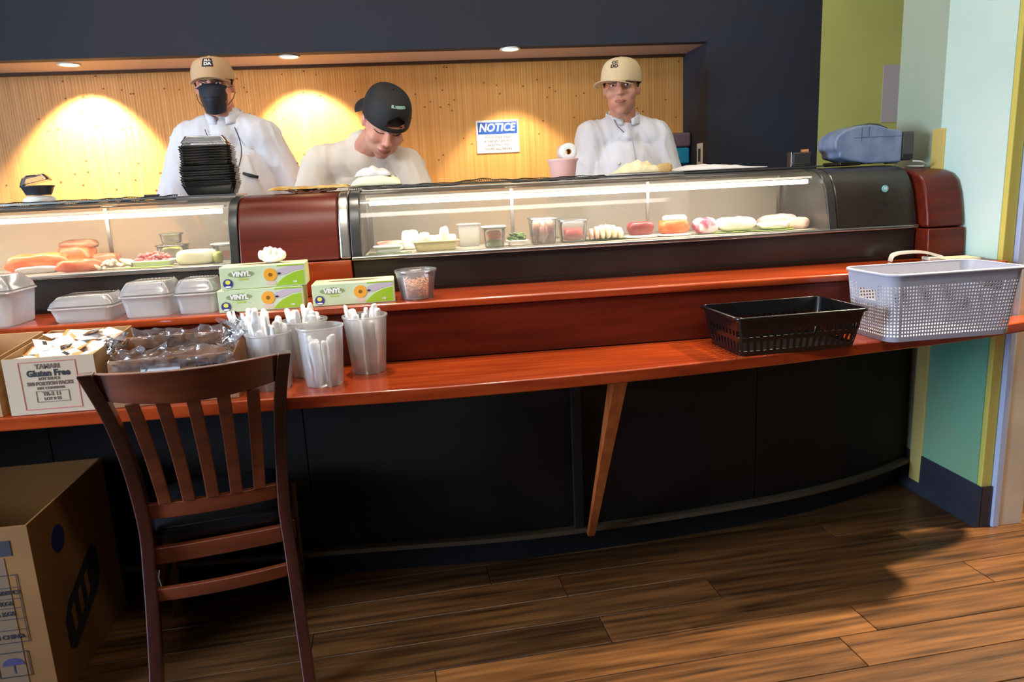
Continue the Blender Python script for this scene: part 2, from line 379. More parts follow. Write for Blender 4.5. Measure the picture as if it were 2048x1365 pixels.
# kick panels below
kc = smooth_curve([(-3.1, 2.36), (-2.0, 2.34), (-1.2, 2.315), (-0.3, 2.27), (0.35, 2.245), (1.1, 2.315), (1.55, 2.42), (1.864, 2.555)], 10)
kp = [(p.x, p.y) for p in kc]
bf = thing('counter_apron', 'dark curved panel front of the sushi bar below the mahogany counter', 'bar front')
cuts = [-3.1, -2.0, -1.2, -0.42, 0.468, 1.115, 1.864]
def strip(a, b, dy0, dy1, z0, z1, name, m, gap=0.002):
    seg = [p for p in kp if a+gap < p[0] < b-gap]; seg = [(a+gap, interp(kp, a+gap))]+seg+[(b-gap, interp(kp, b-gap))]
    mb = MB(); mb.loft([[(x, y+dy0, z0), (x, y+dy1, z0), (x, y+dy1, z1), (x, y+dy0, z1)] for x, y in seg])
    return mb.obj(name, m, bf)
for a, b in zip(cuts, cuts[1:]): strip(a, b, 0, 0.018, 0.115, CZ-0.036, 'panel', M_PANEL)
strip(-3.1, 1.864, 0.03, 0.05, 0.0, 0.715, 'backing_board', M_TOE, 0)
strip(-3.1, 1.862, -0.028, 0.028, 0.098, 0.113, 'bottom_lip', M_LIP, 0)
mb = MB()
for xx in (0.468,):
    yy = interp(kp, xx); mb.box(xx-0.03, xx+0.004, yy-0.022, yy-0.002, 0.10, 0.722)
bev(mb.obj('post', M_TOE, bf), 0.003)
br = thing('wooden_brace', 'slanting orange wooden brace from the floor edge up to the counter underside', 'brace', (0.49, 2.19, 0.10))
mb = MB(); mb.loft([[(-0.016, 0.0, 0.0), (0.008, 0.0, 0.0), (0.008, 0.022, 0.0), (-0.016, 0.022, 0.0)],
                    [(-0.010, -0.16, 0.311), (0.024, -0.16, 0.311), (0.024, -0.13, 0.311), (-0.010, -0.13, 0.311)],
                    [(0.000, -0.32, 0.622), (0.040, -0.32, 0.622), (0.040, -0.26, 0.622), (0.000, -0.26, 0.622)]])
bev(mb.obj('brace_board', M_BRACE, br), 0.002)
# kitchen worktop behind the case (hidden)
wt = thing('prep_worktop', 'steel prep worktop behind the display cases where the chefs stand', 'worktop')
bev(MB().box(-2.2, 1.6, 2.77, 2.90, 0.92, 0.95).obj('work_surface', M_CHROME, wt), 0.003)
bev(MB().box(-2.2, 1.6, 2.79, 2.86, 0.0, 0.92).obj('work_body', M_CHROME, wt), 0.003)

# ------------------------------------------------------------------ display cases
GP = [(2.376, 1.058), (2.386, 1.10), (2.398, 1.15), (2.412, 1.19), (2.432, 1.222), (2.462, 1.246), (2.51, 1.259), (2.58, 1.264)]
GPs = [tuple(p) for p in smooth_curve(GP, 3)]
def solidprof(inset=0.0):
    pr = [(y+inset, z-inset*0.5) for y, z in GPs]
    return [(2.385+inset, LZ)]+[(2.381+inset, 1.04)]+pr+[(2.74, 1.264-inset*0.5), (2.74, LZ)]
def display_case(name, label, x0, x1, xr=None, xl=0.0):
    t = thing(name, label, 'display case', ((x0+x1)/2, 2.56, LZ)); ox = (x0+x1)/2
    def P(o): o.location = (-ox, -2.56, -LZ); return o
    xe = xr if xr else x1
    b = extr_x('base', [(2.388, LZ), (2.384, 1.044), (2.74, 1.044), (2.74, LZ)], x0-xl, xe, M_BLACKP, t); bev(P(b), 0.004)
    l = extr_x('base_lip', [(2.380, LZ), (2.372, LZ+0.014), (2.384, LZ+0.016), (2.388, LZ)], x0-xl, xe, M_BLACKP, t); P(l)
    s = extr_x('steel_sill', [(2.366, 1.046), (2.366, 1.056), (2.386, 1.060), (2.386, 1.046)], x0-xl, xe, M_CHROME, t); bev(P(s), 0.002)
    g = extr_x('curved_glass', GPs, x0+0.002, x1-0.002, M_GLASS, t, closed=False, smooth=True); P(g)
    top = extr_x('canopy', [(2.50, 1.249), (2.56, 1.2660), (2.735, 1.2690), (2.735, 1.250)], x0+0.003, x1-0.003, M_CHROME, t); P(top)
    rail = extr_x('top_rail', [(2.57, 1.2700), (2.57, 1.276), (2.735, 1.276), (2.735, 1.2700)], x0+0.003, min(xe-0.003, 1.475), M_CHROME, t); P(rail)
    tray = MB().box(x0+0.004, x1-0.004, 2.40, 2.72, 1.0455, 1.056).obj('floor_tray', M_TRAY, t); P(tray)
    bk = MB().box(x0+0.004, x1-0.004, 2.727, 2.731, 1.058, 1.248).obj('rear_glass_door', M_GLASSB, t); P(bk)
    n = max(1, round((x1-x0)/0.55))
    for i in range(n+1):
        xx = x0+0.006+(x1-x0-0.024)*i/n
        P(MB().box(xx, xx+0.012, 2.722, 2.7268, 1.058, 1.248).obj('door_stile', M_CHROME, t))
    tb = MB().tube([(x0+0.03, 2.475, 1.222), (x1-0.03, 2.475, 1.222)], 0.0075, 12).obj('light_tube', mat('lit_tube', (255, 244, 228), 0.4, emit=9), t, smooth=True); P(tb)
    hs = MB().box(x0+0.02, x1-0.02, 2.462, 2.497, 1.2325, 1.240).obj('light_housing', M_WHITEP, t); P(hs)
    la = lamp('case_tube_light', 'AREA', (ox, 2.475, 1.211), 2.0*(x1-x0), (1.0, 0.93, 0.80), (ox, 2.52, 0.9), shape='RECTANGLE', size=(x1-x0)*0.94, size_y=0.012)
    return t, P
tL, P = display_case('display_case', 'left refrigerated glass display case with salmon, behind the takeout containers', -2.05, -0.607)
bev(P(extr_x('end_frame', [(y-0.004, z+0.003) for y, z in GPs]+[(2.74, 1.268), (2.74, 1.051), (2.375, 1.051)], -0.606, -0.578, M_FRAME, tL)), 0.003)
tM, P = display_case('display_case', 'long refrigerated glass display case of fish in the middle of the bar', -0.197, 1.39, 1.72, 0.033)
bev(P(extr_x('end_frame', [(y-0.004, z+0.003) for y, z in GPs]+[(2.74, 1.268), (2.74, 1.046), (2.375, 1.046)], -0.230, -0.198, M_FRAME, tM)), 0.003)
bev(P(extr_x('end_frame', [(y-0.004, z+0.003) for y, z in GPs]+[(2.74, 1.268), (2.74, 1.046), (2.375, 1.046)], 1.391, 1.420, M_FRAME, tM)), 0.003)
hp = [(y-0.002, z+0.002) for y, z in GPs]+[(2.74, 1.2675), (2.74, 1.046), (2.372, 1.046)]
bev(P(extr_x('machine_housing', hp, 1.421, 1.72, M_BLACKP, tM)), 0.010, 4)
mb = MB(); disc(mb, (1.60, 2.389, 1.185), 0.0115, 'y', 24, 0.002)
bd = P(mb.obj('round_badge', mat('badge_teal', (120, 190, 196), 0.3), tM)); 
text('badge_mark', 'H', 0.013, M_WHITEP, tM, (1.60-(-0.197+1.39)/2, 2.386-2.56, 1.185-LZ), bold=0.0006)
# mahogany spacer between the cases and end cabinet at the wall
sp = thing('wooden_spacer_box', 'reddish mahogany box between the two glass display cases', 'cabinet', (-0.405, 2.56, LZ))
hp2 = [(y-0.004, z+0.003) for y, z in GPs]+[(2.74, 1.268), (2.74, 1.052), (2.368, 1.052)]
def P2(o, ox): o.location = (-ox, -2.56, -LZ); return o
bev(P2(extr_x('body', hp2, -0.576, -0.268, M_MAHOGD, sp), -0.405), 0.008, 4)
bev(P2(extr_x('steel_edge', [(y-0.005, z+0.004) for y, z in GPs]+[(2.74, 1.268), (2.74, 1.052), (2.368, 1.052)], -0.267, -0.232, M_CHROME, sp), -0.405), 0.008, 3)
bev(P2(extr_x('base', [(2.386, LZ), (2.370, 1.049), (2.74, 1.049), (2.74, LZ)], -0.604, -0.233, M_MAHOG, sp), -0.405), 0.004)
ec = thing('end_cabinet', 'narrow reddish mahogany cabinet at the mint green wall, right end of the bar', 'cabinet', (1.80, 2.5, LZ))
ep = [(2.330, 1.046), (2.336, 1.09), (2.352, 1.16), (2.372, 1.205), (2.40, 1.228), (2.45, 1.242), (2.54, 1.250), (2.74, 1.250), (2.74, 1.046)]
def P3(o): o.location = (-1.80, -2.5, -LZ); return o
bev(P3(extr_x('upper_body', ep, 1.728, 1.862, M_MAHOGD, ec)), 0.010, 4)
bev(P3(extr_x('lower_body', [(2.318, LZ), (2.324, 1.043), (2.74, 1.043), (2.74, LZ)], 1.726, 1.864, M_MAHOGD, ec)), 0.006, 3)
#=====PART2=====
# ------------------------------------------------------------------ recessed downlights in the alcove soffit
M_LIT = mat('lit_lamp', (255, 236, 200), 0.4, emit=14)
for i, (x, y, tx, ty) in enumerate(((-1.44, 3.466, -1.47, 3.64), (-0.519, 3.422, -0.50, 3.62), (0.443, 3.388, 0.46, 3.48))):
    t = thing('recessed_downlight', ('recessed downlight in the alcove soffit above the bright glow, leftmost of three',
        'recessed downlight in the alcove soffit between the masked chef and the black cap', 'recessed downlight in the alcove soffit above the notice sign')[i], 'ceiling light', (x, y, ZS-0.006), group=None)
    MB().lathe([(0.036, 0.0055), (0.046, 0.0055), (0.047, 0.001), (0.043, -0.001), (0.036, 0.001)], 28, cap=False).obj('trim_ring', M_WHITEP, t, smooth=True)
    mb = MB(); disc(mb, (0, 0, 0.003), 0.036, 'z', 24, 0.001); mb.obj('lamp_lens', M_LIT, t)
    lamp('downlight_beam', 'SPOT', (x, y-0.0, ZS-0.014), (80, 50, 22)[i], (1.0, 0.88, 0.66), (x+(tx-x)*1.0, ty, ZS-0.014-0.36), shadow_soft_size=0.03, spot_size=R((86, 84, 80)[i]), spot_blend=0.35)

# ------------------------------------------------------------------ notice sign
t = thing('notice_sign', 'white and blue NOTICE sign on the bamboo wall', 'sign', (0.40, YB-0.0045, 1.50))
bev(MB().box(-0.105, 0.105, -0.0015, 0.0015, -0.078, 0.078).obj('sign_board', M_PAPER, t), 0.001)
MB().box(-0.097, 0.097, -0.0024, -0.0016, 0.012, 0.068).obj('header_band', M_BLUE, t)
text('heading', 'NOTICE', 0.052, M_PAPER, t, (-0.004, -0.0030, 0.041), bold=0.0014, shear=0.2, sx=0.93)
for k, s in enumerate(('FOOD PREP AND', 'A HANDS SERVICE', 'ARE ONLY TO', 'WORK ALL AREAS')):
    text('sign_line', s, 0.0165, M_GAP, t, (0, -0.0022, -0.004-0.0185*k), bold=0.0003)

# ------------------------------------------------------------------ people
M_SKIN = mat('skin_fair', (214, 158, 132), 0.5, col2=(204, 138, 116), scale=14)
M_SKIN2 = mat('skin_rosy', (226, 166, 142), 0.5, col2=(214, 142, 122), scale=14)
M_HAIR = mat('dark_hair', (38, 26, 20), 0.6, bump=0.6, bscale=160)
M_COATB = mat('chef_coat_cool', (226, 226, 234), 0.8, bump=0.7, bscale=10)
M_COATC = mat('chef_coat_cream', (228, 218, 204), 0.8, bump=0.7, bscale=10)
M_APRON = mat('apron_white', (222, 216, 214), 0.8, bump=0.2, bscale=18)
M_TROU = mat('trousers_dark', (40, 40, 46), 0.85)
M_SHOE = mat('shoe_black', (18, 18, 18), 0.5)
M_LIPS = mat('lips', (168, 92, 84), 0.5)
M_EYE = mat('eye_white', (226, 220, 214), 0.3); M_IRIS = mat('iris', (34, 22, 16), 0.2)
M_CAPB = mat('cap_beige', (214, 192, 156), 0.8, bump=0.2, bscale=200)
M_CAPT = mat('cap_tan', (204, 170, 132), 0.8, bump=0.2, bscale=200)
M_CAPK = mat('cap_black', (22, 21, 21), 0.7, bump=0.2, bscale=200)
M_MASK = mat('mask_navy', (26, 30, 44), 0.7, bump=0.15, bscale=30)
M_CORD = mat('dark_cord', (40, 38, 44), 0.7)
def remesh(mb, name, m, parent, vox, it=4, fac=0.5):
    o = mb.obj(name, m, parent, True); r = o.modifiers.new('r', 'REMESH'); r.mode = 'VOXEL'; r.voxel_size = vox; r.use_smooth_shade = True
    s = o.modifiers.new('s', 'SMOOTH'); s.iterations = it; s.factor = fac
    bake(o)
    for p in o.data.polygons: p.use_smooth = True
    return o
def hand(mb, wrist, d, up, side):
    """five separate bent fingers; d = pointing direction, up = back of hand, side = +1/-1 thumb side"""
    d = Vector(d).normalized(); up = Vector(up); up = (up-d*up.dot(d)).normalized(); s = d.cross(up)*side; w = Vector(wrist)
    mb.capsule(w, w+d*0.03, 0.026, 0.024)
    for k in (-1.2, -0.4, 0.4, 1.2): mb.capsule(w+d*0.02+s*0.012*k, w+d*0.085+s*0.0185*k, 0.017, 0.0115)
    for k, L in zip((-1.25, -0.42, 0.42, 1.25), (0.058, 0.072, 0.076, 0.068)):
        b = w+d*0.088+s*0.020*k; m1 = b+d*L*0.5-up*0.008; m2 = m1+d*L*0.32-up*0.022; m3 = m2+d*L*0.14-up*0.018
        mb.capsule(b, m1, 0.0098, 0.009, 8); mb.capsule(m1, m2, 0.009, 0.0082, 8); mb.capsule(m2, m3, 0.0082, 0.0072, 8)
    b = w+d*0.03+s*0.024; m1 = b+d*0.028+s*0.026-up*0.006; m2 = m1+d*0.028+s*0.004-up*0.012
    mb.capsule(b, m1, 0.014, 0.0115, 8); mb.capsule(m1, m2, 0.011, 0.009, 8)
def chef(label, base, hc, hrot, SL, SR, EL, ER, WL, WR, hip, coat, skin, bulk=1.0, cuffs=1.0, capf=None, hs=1.0, mv=1.0, col=True, lean=0.0, face=True, sleeve=(1.0, 1.0), hL=(0.2, -1, -0.5), hR=(-0.2, -1, -0.5)):
    CP = Vector((0, 0, 1.25)); mvf = lambda p: tuple(CP+(Vector(p)-CP)*mv)
    hc, SL, SR, EL, ER, WL, WR, hip = map(mvf, (hc, SL, SR, EL, ER, WL, WR, hip)); base = (base[0]*mv, base[1]*mv, 0)
    t = thing('person', label, 'person', base); B = Vector(base); V = lambda p: Vector(p)-B
    hc = V(hc); SL, SR, EL, ER, WL, WR, hip = map(V, (SL, SR, EL, ER, WL, WR, hip)); H = Matrix.Translation(hc)@Euler(hrot).to_matrix().to_4x4()
    H = H@Matrix.Scale(hs, 4); hp = lambda x, y, z: H@Vector((x, y, z)); mid = (SL+SR)/2
    Hr = Euler(hrot)
    def hell(mb, c, r, rot=None):
        b2 = MB().ellip((0, 0, 0), r, rot=rot); mb.add([H@(Vector(c)+Vector(v)) for v in b2.v], b2.f)
    b = MB()
    hell(b, (0, 0.014, 0.032), (0.073, 0.093, 0.083)); hell(b, (0, -0.012, -0.018), (0.066, 0.078, 0.078)); hell(b, (0, -0.036, -0.058), (0.060, 0.056, 0.050))
    hell(b, (0, -0.058, -0.096), (0.027, 0.024, 0.019)); hell(b, (0, -0.073, 0.026), (0.048, 0.016, 0.014))
    for sx in (-1, 1):
        hell(b, (sx*0.034, -0.056, -0.024), (0.032, 0.030, 0.032)); hell(b, (sx*0.0745, 0.010, -0.004), (0.009, 0.019, 0.030))
        hell(b, (sx*0.0115, -0.101, -0.027), (0.010, 0.010, 0.008)); hell(b, (sx*0.041, -0.018, -0.056), (0.020, 0.038, 0.034))
    b.capsule(hp(0, -0.086, 0.016), hp(0, -0.108, -0.022), 0.008, 0.0125, 8)
    hell(b, (0, -0.092, -0.056), (0.023, 0.011, 0.008)); hell(b, (0, -0.091, -0.066), (0.019, 0.011, 0.008))
    nb = hp(0, 0.020, -0.055); nk = mid+Vector((0, 0.0, 0.045)); b.capsule(nb, nk, 0.056, 0.060); b.capsule(nk, mid, 0.064, 0.09)
    ch = mid*0.62+hip*0.38
    b.capsule(SL*0.85+mid*0.15, SR*0.85+mid*0.15, 0.060, 0.060); b.ellip(ch, (0.155*bulk, 0.105, 0.20)); b.ellip(hip, (0.150*bulk, 0.105, 0.15)); b.capsule(ch, hip, 0.115, 0.12)
    for s_, e_, w_ in ((SL, EL, WL), (SR, ER, WR)): b.capsule(s_, e_, 0.052, 0.040); b.capsule(e_, w_, 0.040, 0.027)
    hand(b, WL, hL, (0, 0, 1), 1); hand(b, WR, hR, (0, 0, 1), -1)
    feet = []
    for sx in (-1, 1):
        h = hip+Vector((sx*0.085, 0.0, -0.06)); k = Vector((hip.x+sx*0.10, hip.y-0.02, 0.48)); a = Vector((hip.x+sx*0.10, hip.y+0.02, 0.08))
        b.capsule(h, k, 0.080, 0.055); b.capsule(k, a, 0.052, 0.036); b.capsule(a+Vector((0, 0.01, -0.035)), a+Vector((0, -0.15, -0.045)), 0.036, 0.028); feet.append((h, k, a))
    body = remesh(b, 'body', skin, t, 0.0048, 4, 0.5)
    # coat: torso, shoulders and sleeves
    c = MB()
    c.capsule(SL*0.92+mid*0.08, SR*0.92+mid*0.08, 0.074, 0.074); c.ellip(ch, (0.178*bulk, 0.128, 0.22)); c.ellip(hip+Vector((0, 0, 0.0)), (0.175*bulk, 0.128, 0.19)); c.capsule(ch, hip, 0.14, 0.145)
    c.capsule(mid+Vector((0, 0.01, 0.075)), mid, 0.064, 0.09)
    for s_ in (SL, SR): c.capsule(mid+Vector((0, 0.005, 0.045)), s_*0.86+mid*0.14+Vector((0, 0, 0.012)), 0.062, 0.066)
    for s_, e_, w_, q in ((SL, EL, WL, sleeve[0]), (SR, ER, WR, sleeve[1])):
        c.capsule(s_, e_, 0.074, 0.062)
        if q > 0.02: c.capsule(e_, e_.lerp(w_, q), 0.062, 0.050)
    co = remesh(c, 'chef_coat', coat, t, 0.0085, 5, 0.6)
    for v in co.data.vertices:
        p = v.co; n = v.normal
        f = noise.noise(Vector((p.x*15+B.x*5+p.z*3, p.y*6, p.z*4)))*0.012 + 0.004 + (1-abs(noise.noise(Vector((p.x*26+p.z*9, p.y*18, p.z*7+B.x)))))**5*0.006
        v.co = p+n*f
    co.data.update()
    # trousers and shoes
    tr = MB(); sh = MB()
    for h, k, a in feet: tr.capsule(h, k, 0.100, 0.072); tr.capsule(k, a+Vector((0, 0, 0.02)), 0.070, 0.062)
    for h, k, a in feet: sh.capsule(a+Vector((0, 0.015, -0.035)), a+Vector((0, -0.16, -0.042)), 0.044, 0.036)
    remesh(tr, 'trousers', M_TROU, t, 0.012, 4); remesh(sh, 'shoes', M_SHOE, t, 0.009, 2)
    bvB = BVHTree.FromPolygons([v.co for v in body.data.vertices], [p.vertices for p in body.data.polygons])
    bvC = BVHTree.FromPolygons([v.co for v in co.data.vertices], [p.vertices for p in co.data.polygons])
    def face_patch(name, m, x0, x1, z0, z1, off=0.002, nu=20, nv=12, shape=None, thick=0.0015, parent=None):
        vs = []; 
        for j in range(nv+1):
            for i in range(nu+1):
                u, v = i/nu, j/nv
                x = x0+(x1-x0)*u; z = z0+(z1-z0)*v
                if shape: x, z = shape(u, v)
                o_ = H@Vector((x, -0.3, z)); d_ = (H.to_3x3()@Vector((0, 1, 0))).normalized()
                hit = bvB.ray_cast(o_, d_, 1.0)[0]
                p = hit if hit is not None else H@Vector((x, -0.03, z))
                vs.append(p-d_*off)
        fs = [(j*(nu+1)+i, j*(nu+1)+i+1, (j+1)*(nu+1)+i+1, (j+1)*(nu+1)+i) for j in range(nv) for i in range(nu)]
        o = py(name, vs, fs, m, parent or t, True); sol(o, thick, 1.0); return o
    def front_patch(name, m, shape, off=0.004, nu=14, nv=24, thick=0.002):
        vs = []
        for j in range(nv+1):
            for i in range(nu+1):
                x, z = shape(i/nu, j/nv); o_ = Vector((x, -1.0, z))
                hit = bvC.ray_cast(o_, Vector((0, 1, 0)), 3.0)[0]
                if hit is None: hit = Vector((x, vs[-1].y+off if vs else 0, z))
                vs.append(Vector((hit.x, hit.y-off, hit.z)))
        fs = [(j*(nu+1)+i, j*(nu+1)+i+1, (j+1)*(nu+1)+i+1, (j+1)*(nu+1)+i) for j in range(nv) for i in range(nu)]
        o = py(name, vs, fs, m, t, True); sol(o, thick, 1.0); return o
    # eyes, brows, lips, hair
    if face:
        for sx in (-1, 1):
            if face == 'down':
                face_patch('eyelid', M_HAIR, 0, 0, 0, 0, 0.002, 12, 2, shape=lambda u, v, sx=sx: (sx*(0.016+0.032*u), 0.004-0.004*math.sin(math.pi*u)+0.0022*v))
                face_patch('eyebrow', M_HAIR, 0, 0, 0, 0, 0.0015, 12, 3, shape=lambda u, v, sx=sx: (sx*(0.013+0.042*u), 0.0170+0.004*math.sin(math.pi*(0.2+0.7*u))+0.0045*v*(1-0.4*u)))
                continue
            e = MB(); hell(e, (sx*0.031, -0.0865, 0.008), (0.0118, 0.0055, 0.0046)); eo = e.obj('eye', M_EYE, t, True)
            e = MB(); hell(e, (sx*0.031, -0.0920, 0.008), (0.0054, 0.0024, 0.0048)); e.obj('iris', M_IRIS, eo, True)
            face_patch('eyelid', M_HAIR, 0, 0, 0, 0, 0.003, 10, 2, shape=lambda u, v, sx=sx: (sx*(0.016+0.030*u), 0.0125+0.004*math.sin(math.pi*u)+0.0022*v))
            face_patch('eyebrow', M_HAIR, 0, 0, 0, 0, 0.0015, 12, 3, shape=lambda u, v, sx=sx: (sx*(0.013+0.042*u), 0.0170+0.004*math.sin(math.pi*(0.2+0.7*u))+0.0045*v*(1-0.4*u)))
        face_patch('lips', M_LIPS, 0, 0, 0, 0, 0.0010, 14, 5, shape=lambda u, v: ((u-0.5)*0.048, -0.061+(v-0.5)*0.0155*math.sin(math.pi*(0.06+0.88*u))+0.003*abs(u-0.5)*2), thick=0.0008)
    hb = MB(); b2 = MB().ellip((0, 0.013, 0.030), (0.0775, 0.0995, 0.0865), 28, 18)
    hr = remesh(MB().add([H@Vector(v) for v in b2.v if True], b2.f), 'hair', M_HAIR, t, 0.006, 1)
    bm = bmesh.new(); bm.from_mesh(hr.data); Hi = H.inverted()
    dl = [v for v in bm.verts if (lambda q: (q.y < -0.012 and q.z < 0.040) or (q.z < 0.0 and q.y < 0.03) or q.z < -0.045)(Hi@v.co)]
    bmesh.ops.delete(bm, geom=dl, context='VERTS'); bm.to_mesh(hr.data); bm.free(); sol(hr, 0.004, 1.0)
    # collar: standing band with an open front
    cv = []; n = 26; cdir = (nb-nk).normalized()
    for j in range(4):
        for i in range(n+1):
            a = R(-90+14)+R(332)*i/n; rr = 0.078-0.0025*j
            p = mid+Vector((rr*math.cos(a), rr*1.0*math.sin(a)-0.002, 0.068+0.0125*j*(1-0.45*max(0, -math.sin(a))**10) + 0.020*math.sin(a))); cv.append(p)
    cf = [(j*(n+1)+i, j*(n+1)+i+1, (j+1)*(n+1)+i+1, (j+1)*(n+1)+i) for j in range(3) for i in range(n)]
    if col: sol(py('collar', cv, cf, coat, t, True), 0.004, 0)
    return t, H, face_patch, front_patch, bvC, mid, B
def cap(t, H, m, yaw, brim_ang=-0.10, brimlen=0.072, name='cap', strap=False, tall=0.088):
    """ball cap in the head's own frame; yaw turns the brim around the head"""
    Y = Matrix.Rotation(yaw, 4, 'Z'); A = H@Matrix.Translation((0, 0.005, 0.035))@Y
    prof = [(1.0, -0.012), (1.015, 0.0), (1.0, 0.022), (0.93, 0.048), (0.78, 0.070), (0.52, 0.084), (0.22, 0.0895), (0.02, 0.0905)]
    prof = [tuple(p) for p in smooth_curve(prof, 6 if strap else 2)]; rings = []; n = 120 if strap else 48
    for r, z in prof:
        rings.append([A@Vector((0.082*r*math.cos(2*math.pi*k/n), 0.1025*r*math.sin(2*math.pi*k/n), z*tall/0.088)) for k in range(n)])
    mb = MB(); mb.loft(rings, cap=False); 
    if strap:   # opening over the adjuster, at the back of the cap
        keep = []
        for f in mb.f:
            c_ = sum((Vector(mb.v[i]) for i in f), Vector())/len(f); q = A.inverted()@c_
            if q.y > 0.03 and q.z > 0.002 and (q.x/0.036)**2+((q.z-0.002)/0.044)**2 < 1: continue
            keep.append(f)
        mb.f = keep
    top = len(mb.v); mb.v.append(tuple(A@Vector((0, 0, 0.091*tall/0.088)))); base = (len(prof)-1)*n
    mb.f += [(base+k, base+(k+1) % n, top) for k in range(n)]
    co = mb.obj(name, m, t, True); sol(co, 0.003, 1.0)
    b2 = MB().ellip(tuple(A@Vector((0, 0, 0.092*tall/0.088))), (0.007, 0.007, 0.0045), 12, 8).obj('button', m, co, True)
    vs = []; nu, nv = 18, 6
    for j in range(nv+1):
        for i in range(nu+1):
            a = R(-90)+R(62)*(2*i/nu-1); rr = 1.0+j/nv*(brimlen/0.10)*math.cos((2*i/nu-1)*R(58))
            p = Vector((0.082*rr*math.cos(a)*1.0, 0.1025*rr*math.sin(a), -0.010+(rr-1)*0.10*brim_ang*3.2-0.020*(math.cos(a)**2)*rr+0.004))
            vs.append(A@p)
    fs = [(j*(nu+1)+i, j*(nu+1)+i+1, (j+1)*(nu+1)+i+1, (j+1)*(nu+1)+i) for j in range(nv) for i in range(nu)]
    sol(py('brim', vs, fs, m, co, True), 0.003, 0)
    return co, A
def logo(A, co, lines, col, size, ang, z=0.040, bg=None):
    """letters (and a dark patch) laid on the crown of the cap"""
    bv = BVHTree.FromPolygons([v.co for v in co.data.vertices], [p.vertices for p in co.data.polygons])
    def put(x, y, off):
        th = ang+x/0.095; o_ = A@Vector((0.3*math.sin(th), -0.3*math.cos(th), z+y+0.10)); c_ = A@Vector((0, 0, z+y-0.015)); d_ = (c_-o_).normalized()
        h = bv.ray_cast(o_, d_, 1.0)[0]
        return (h if h is not None else c_)-d_*off
    if bg:
        n = 8; vs = [put(bg*(2*i/n-1), bg*(2*j/n-1), 0.0030) for j in range(n+1) for i in range(n+1)]
        sol(py('cap_patch', vs, [(j*(n+1)+i, j*(n+1)+i+1, (j+1)*(n+1)+i+1, (j+1)*(n+1)+i) for j in range(n) for i in range(n)], M_INK, co), 0.002, 1)
    for k, s in enumerate(lines):
        dy = size*0.95*((len(lines)-1)/2-k); o = text('cap_lettering', s, size, col, co, (0, 0, 0), (0, 0, 0), bold=0.0010, ext=0.001)
        for v in o.data.vertices: v.co = put(v.co.x, v.co.y+dy, (0.0050 if bg else 0.0038) + (0.001 if v.co.z > 0 else 0))
        o.data.update()
def tube_obj(name, pts, r, m, parent, seg=6): return MB().tube(pts, r, seg).obj(name, m, parent, True)

# chef with the mask
t, H, fp, cp, bv, mid, B = chef('person in a tan cap, black face mask and white coat behind the left case', (-0.75, 3.10, 0),
    (-0.757, 3.06, 1.688), (R(6), R(-2), R(5)), (-0.875, 3.09, 1.495), (-0.605, 3.09, 1.495), (-0.975, 3.10, 1.275), (-0.515, 3.14, 1.27), (-0.855, 2.92, 1.10), (-0.60, 3.18, 1.07), (-0.735, 3.11, 1.0),
    M_COATB, M_SKIN, 1.0, face=True, hs=0.93, mv=1.035, sleeve=(0.12, 0.45), hR=(-0.6, -0.6, -0.7))
co, A = cap(t, H, M_CAPT, R(-5), 0.05, 0.030, tall=0.080)
logo(A, co, ('MA', 'DA'), M_PAPER, 0.0200, R(6), 0.038, bg=0.0215)
def mshape(u, v):
    wv = 0.058-0.019*(1-v)**1.8; return ((u-0.5)*2*wv, -0.106+0.102*v+0.012*math.cos((u-0.5)*math.pi)*v-0.010*math.cos((u-0.5)*math.pi)*(1-v))
nu, nv = 20, 14; vs = []
for j_ in range(nv+1):
    for i_ in range(nu+1):
        u, v = i_/nu, j_/nv; x, z = mshape(u, v); q_ = (u-0.5)*2
        yc = 0.088+0.036*math.sin(math.pi*min(1, 0.12+v*0.80))
        vs.append(H@Vector((x, -(0.052+(yc-0.052)*max(0, math.cos(q_*1.45))**0.75)-0.004, z)))
mo = py('face_mask', vs, [(j_*(nu+1)+i_, j_*(nu+1)+i_+1, (j_+1)*(nu+1)+i_+1, (j_+1)*(nu+1)+i_) for j_ in range(nv) for i_ in range(nu)], M_MASK, t, True); sol(mo, 0.002, 1.0)
for zf in (0.45, 0.62):
    vs2 = [Vector(vs[int(nv*zf)*(nu+1)+i_])+H.to_3x3()@Vector((0, -0.003, 0)) for i_ in range(2, nu-1)]
    tube_obj('mask_pleat', vs2, 0.0012, M_MASK, mo)
for sx in (-1, 1):
    for z0, z1 in ((-0.010, -0.002), (-0.080, -0.028)):
        tube_obj('mask_loop', [H@Vector((sx*0.052, -0.062, z0)), H@Vector((sx*0.072, -0.028, (z0+z1)/2)), H@Vector((sx*0.080, 0.012, z1))], 0.0014, M_CAPK, mo)
cp('apron', M_APRON, lambda u, v: (-0.760-B.x+0.0+(u-0.5)*(0.30-0.12*max(0, (v-0.55))/0.45), 0.98+v*0.45), 0.005)
def strand(name, xz, off=0.008, r=0.0018):
    pts = []
    for x, z in xz:
        h = bv.ray_cast(Vector((x*1.035-B.x, -1, 1.25+(z-1.25)*1.035)), Vector((0, 1, 0)), 3)[0]
        if h is not None: pts.append(h-Vector((0, off, 0)))
    if len(pts) > 1: tube_obj(name, [tuple(p) for p in smooth_curve([tuple(p) for p in pts], 4)], r, M_CORD, t)
strand('neck_cord', [(-0.800, 1.525), (-0.79, 1.50), (-0.765, 1.46), (-0.735, 1.42), (-0.715, 1.37)]); strand('neck_cord', [(-0.69, 1.53), (-0.675, 1.47), (-0.675, 1.42), (-0.685, 1.38)])
h = bv.ray_cast(Vector((-0.668-B.x, -1, 1.348)), Vector((0, 1, 0)), 3)[0]
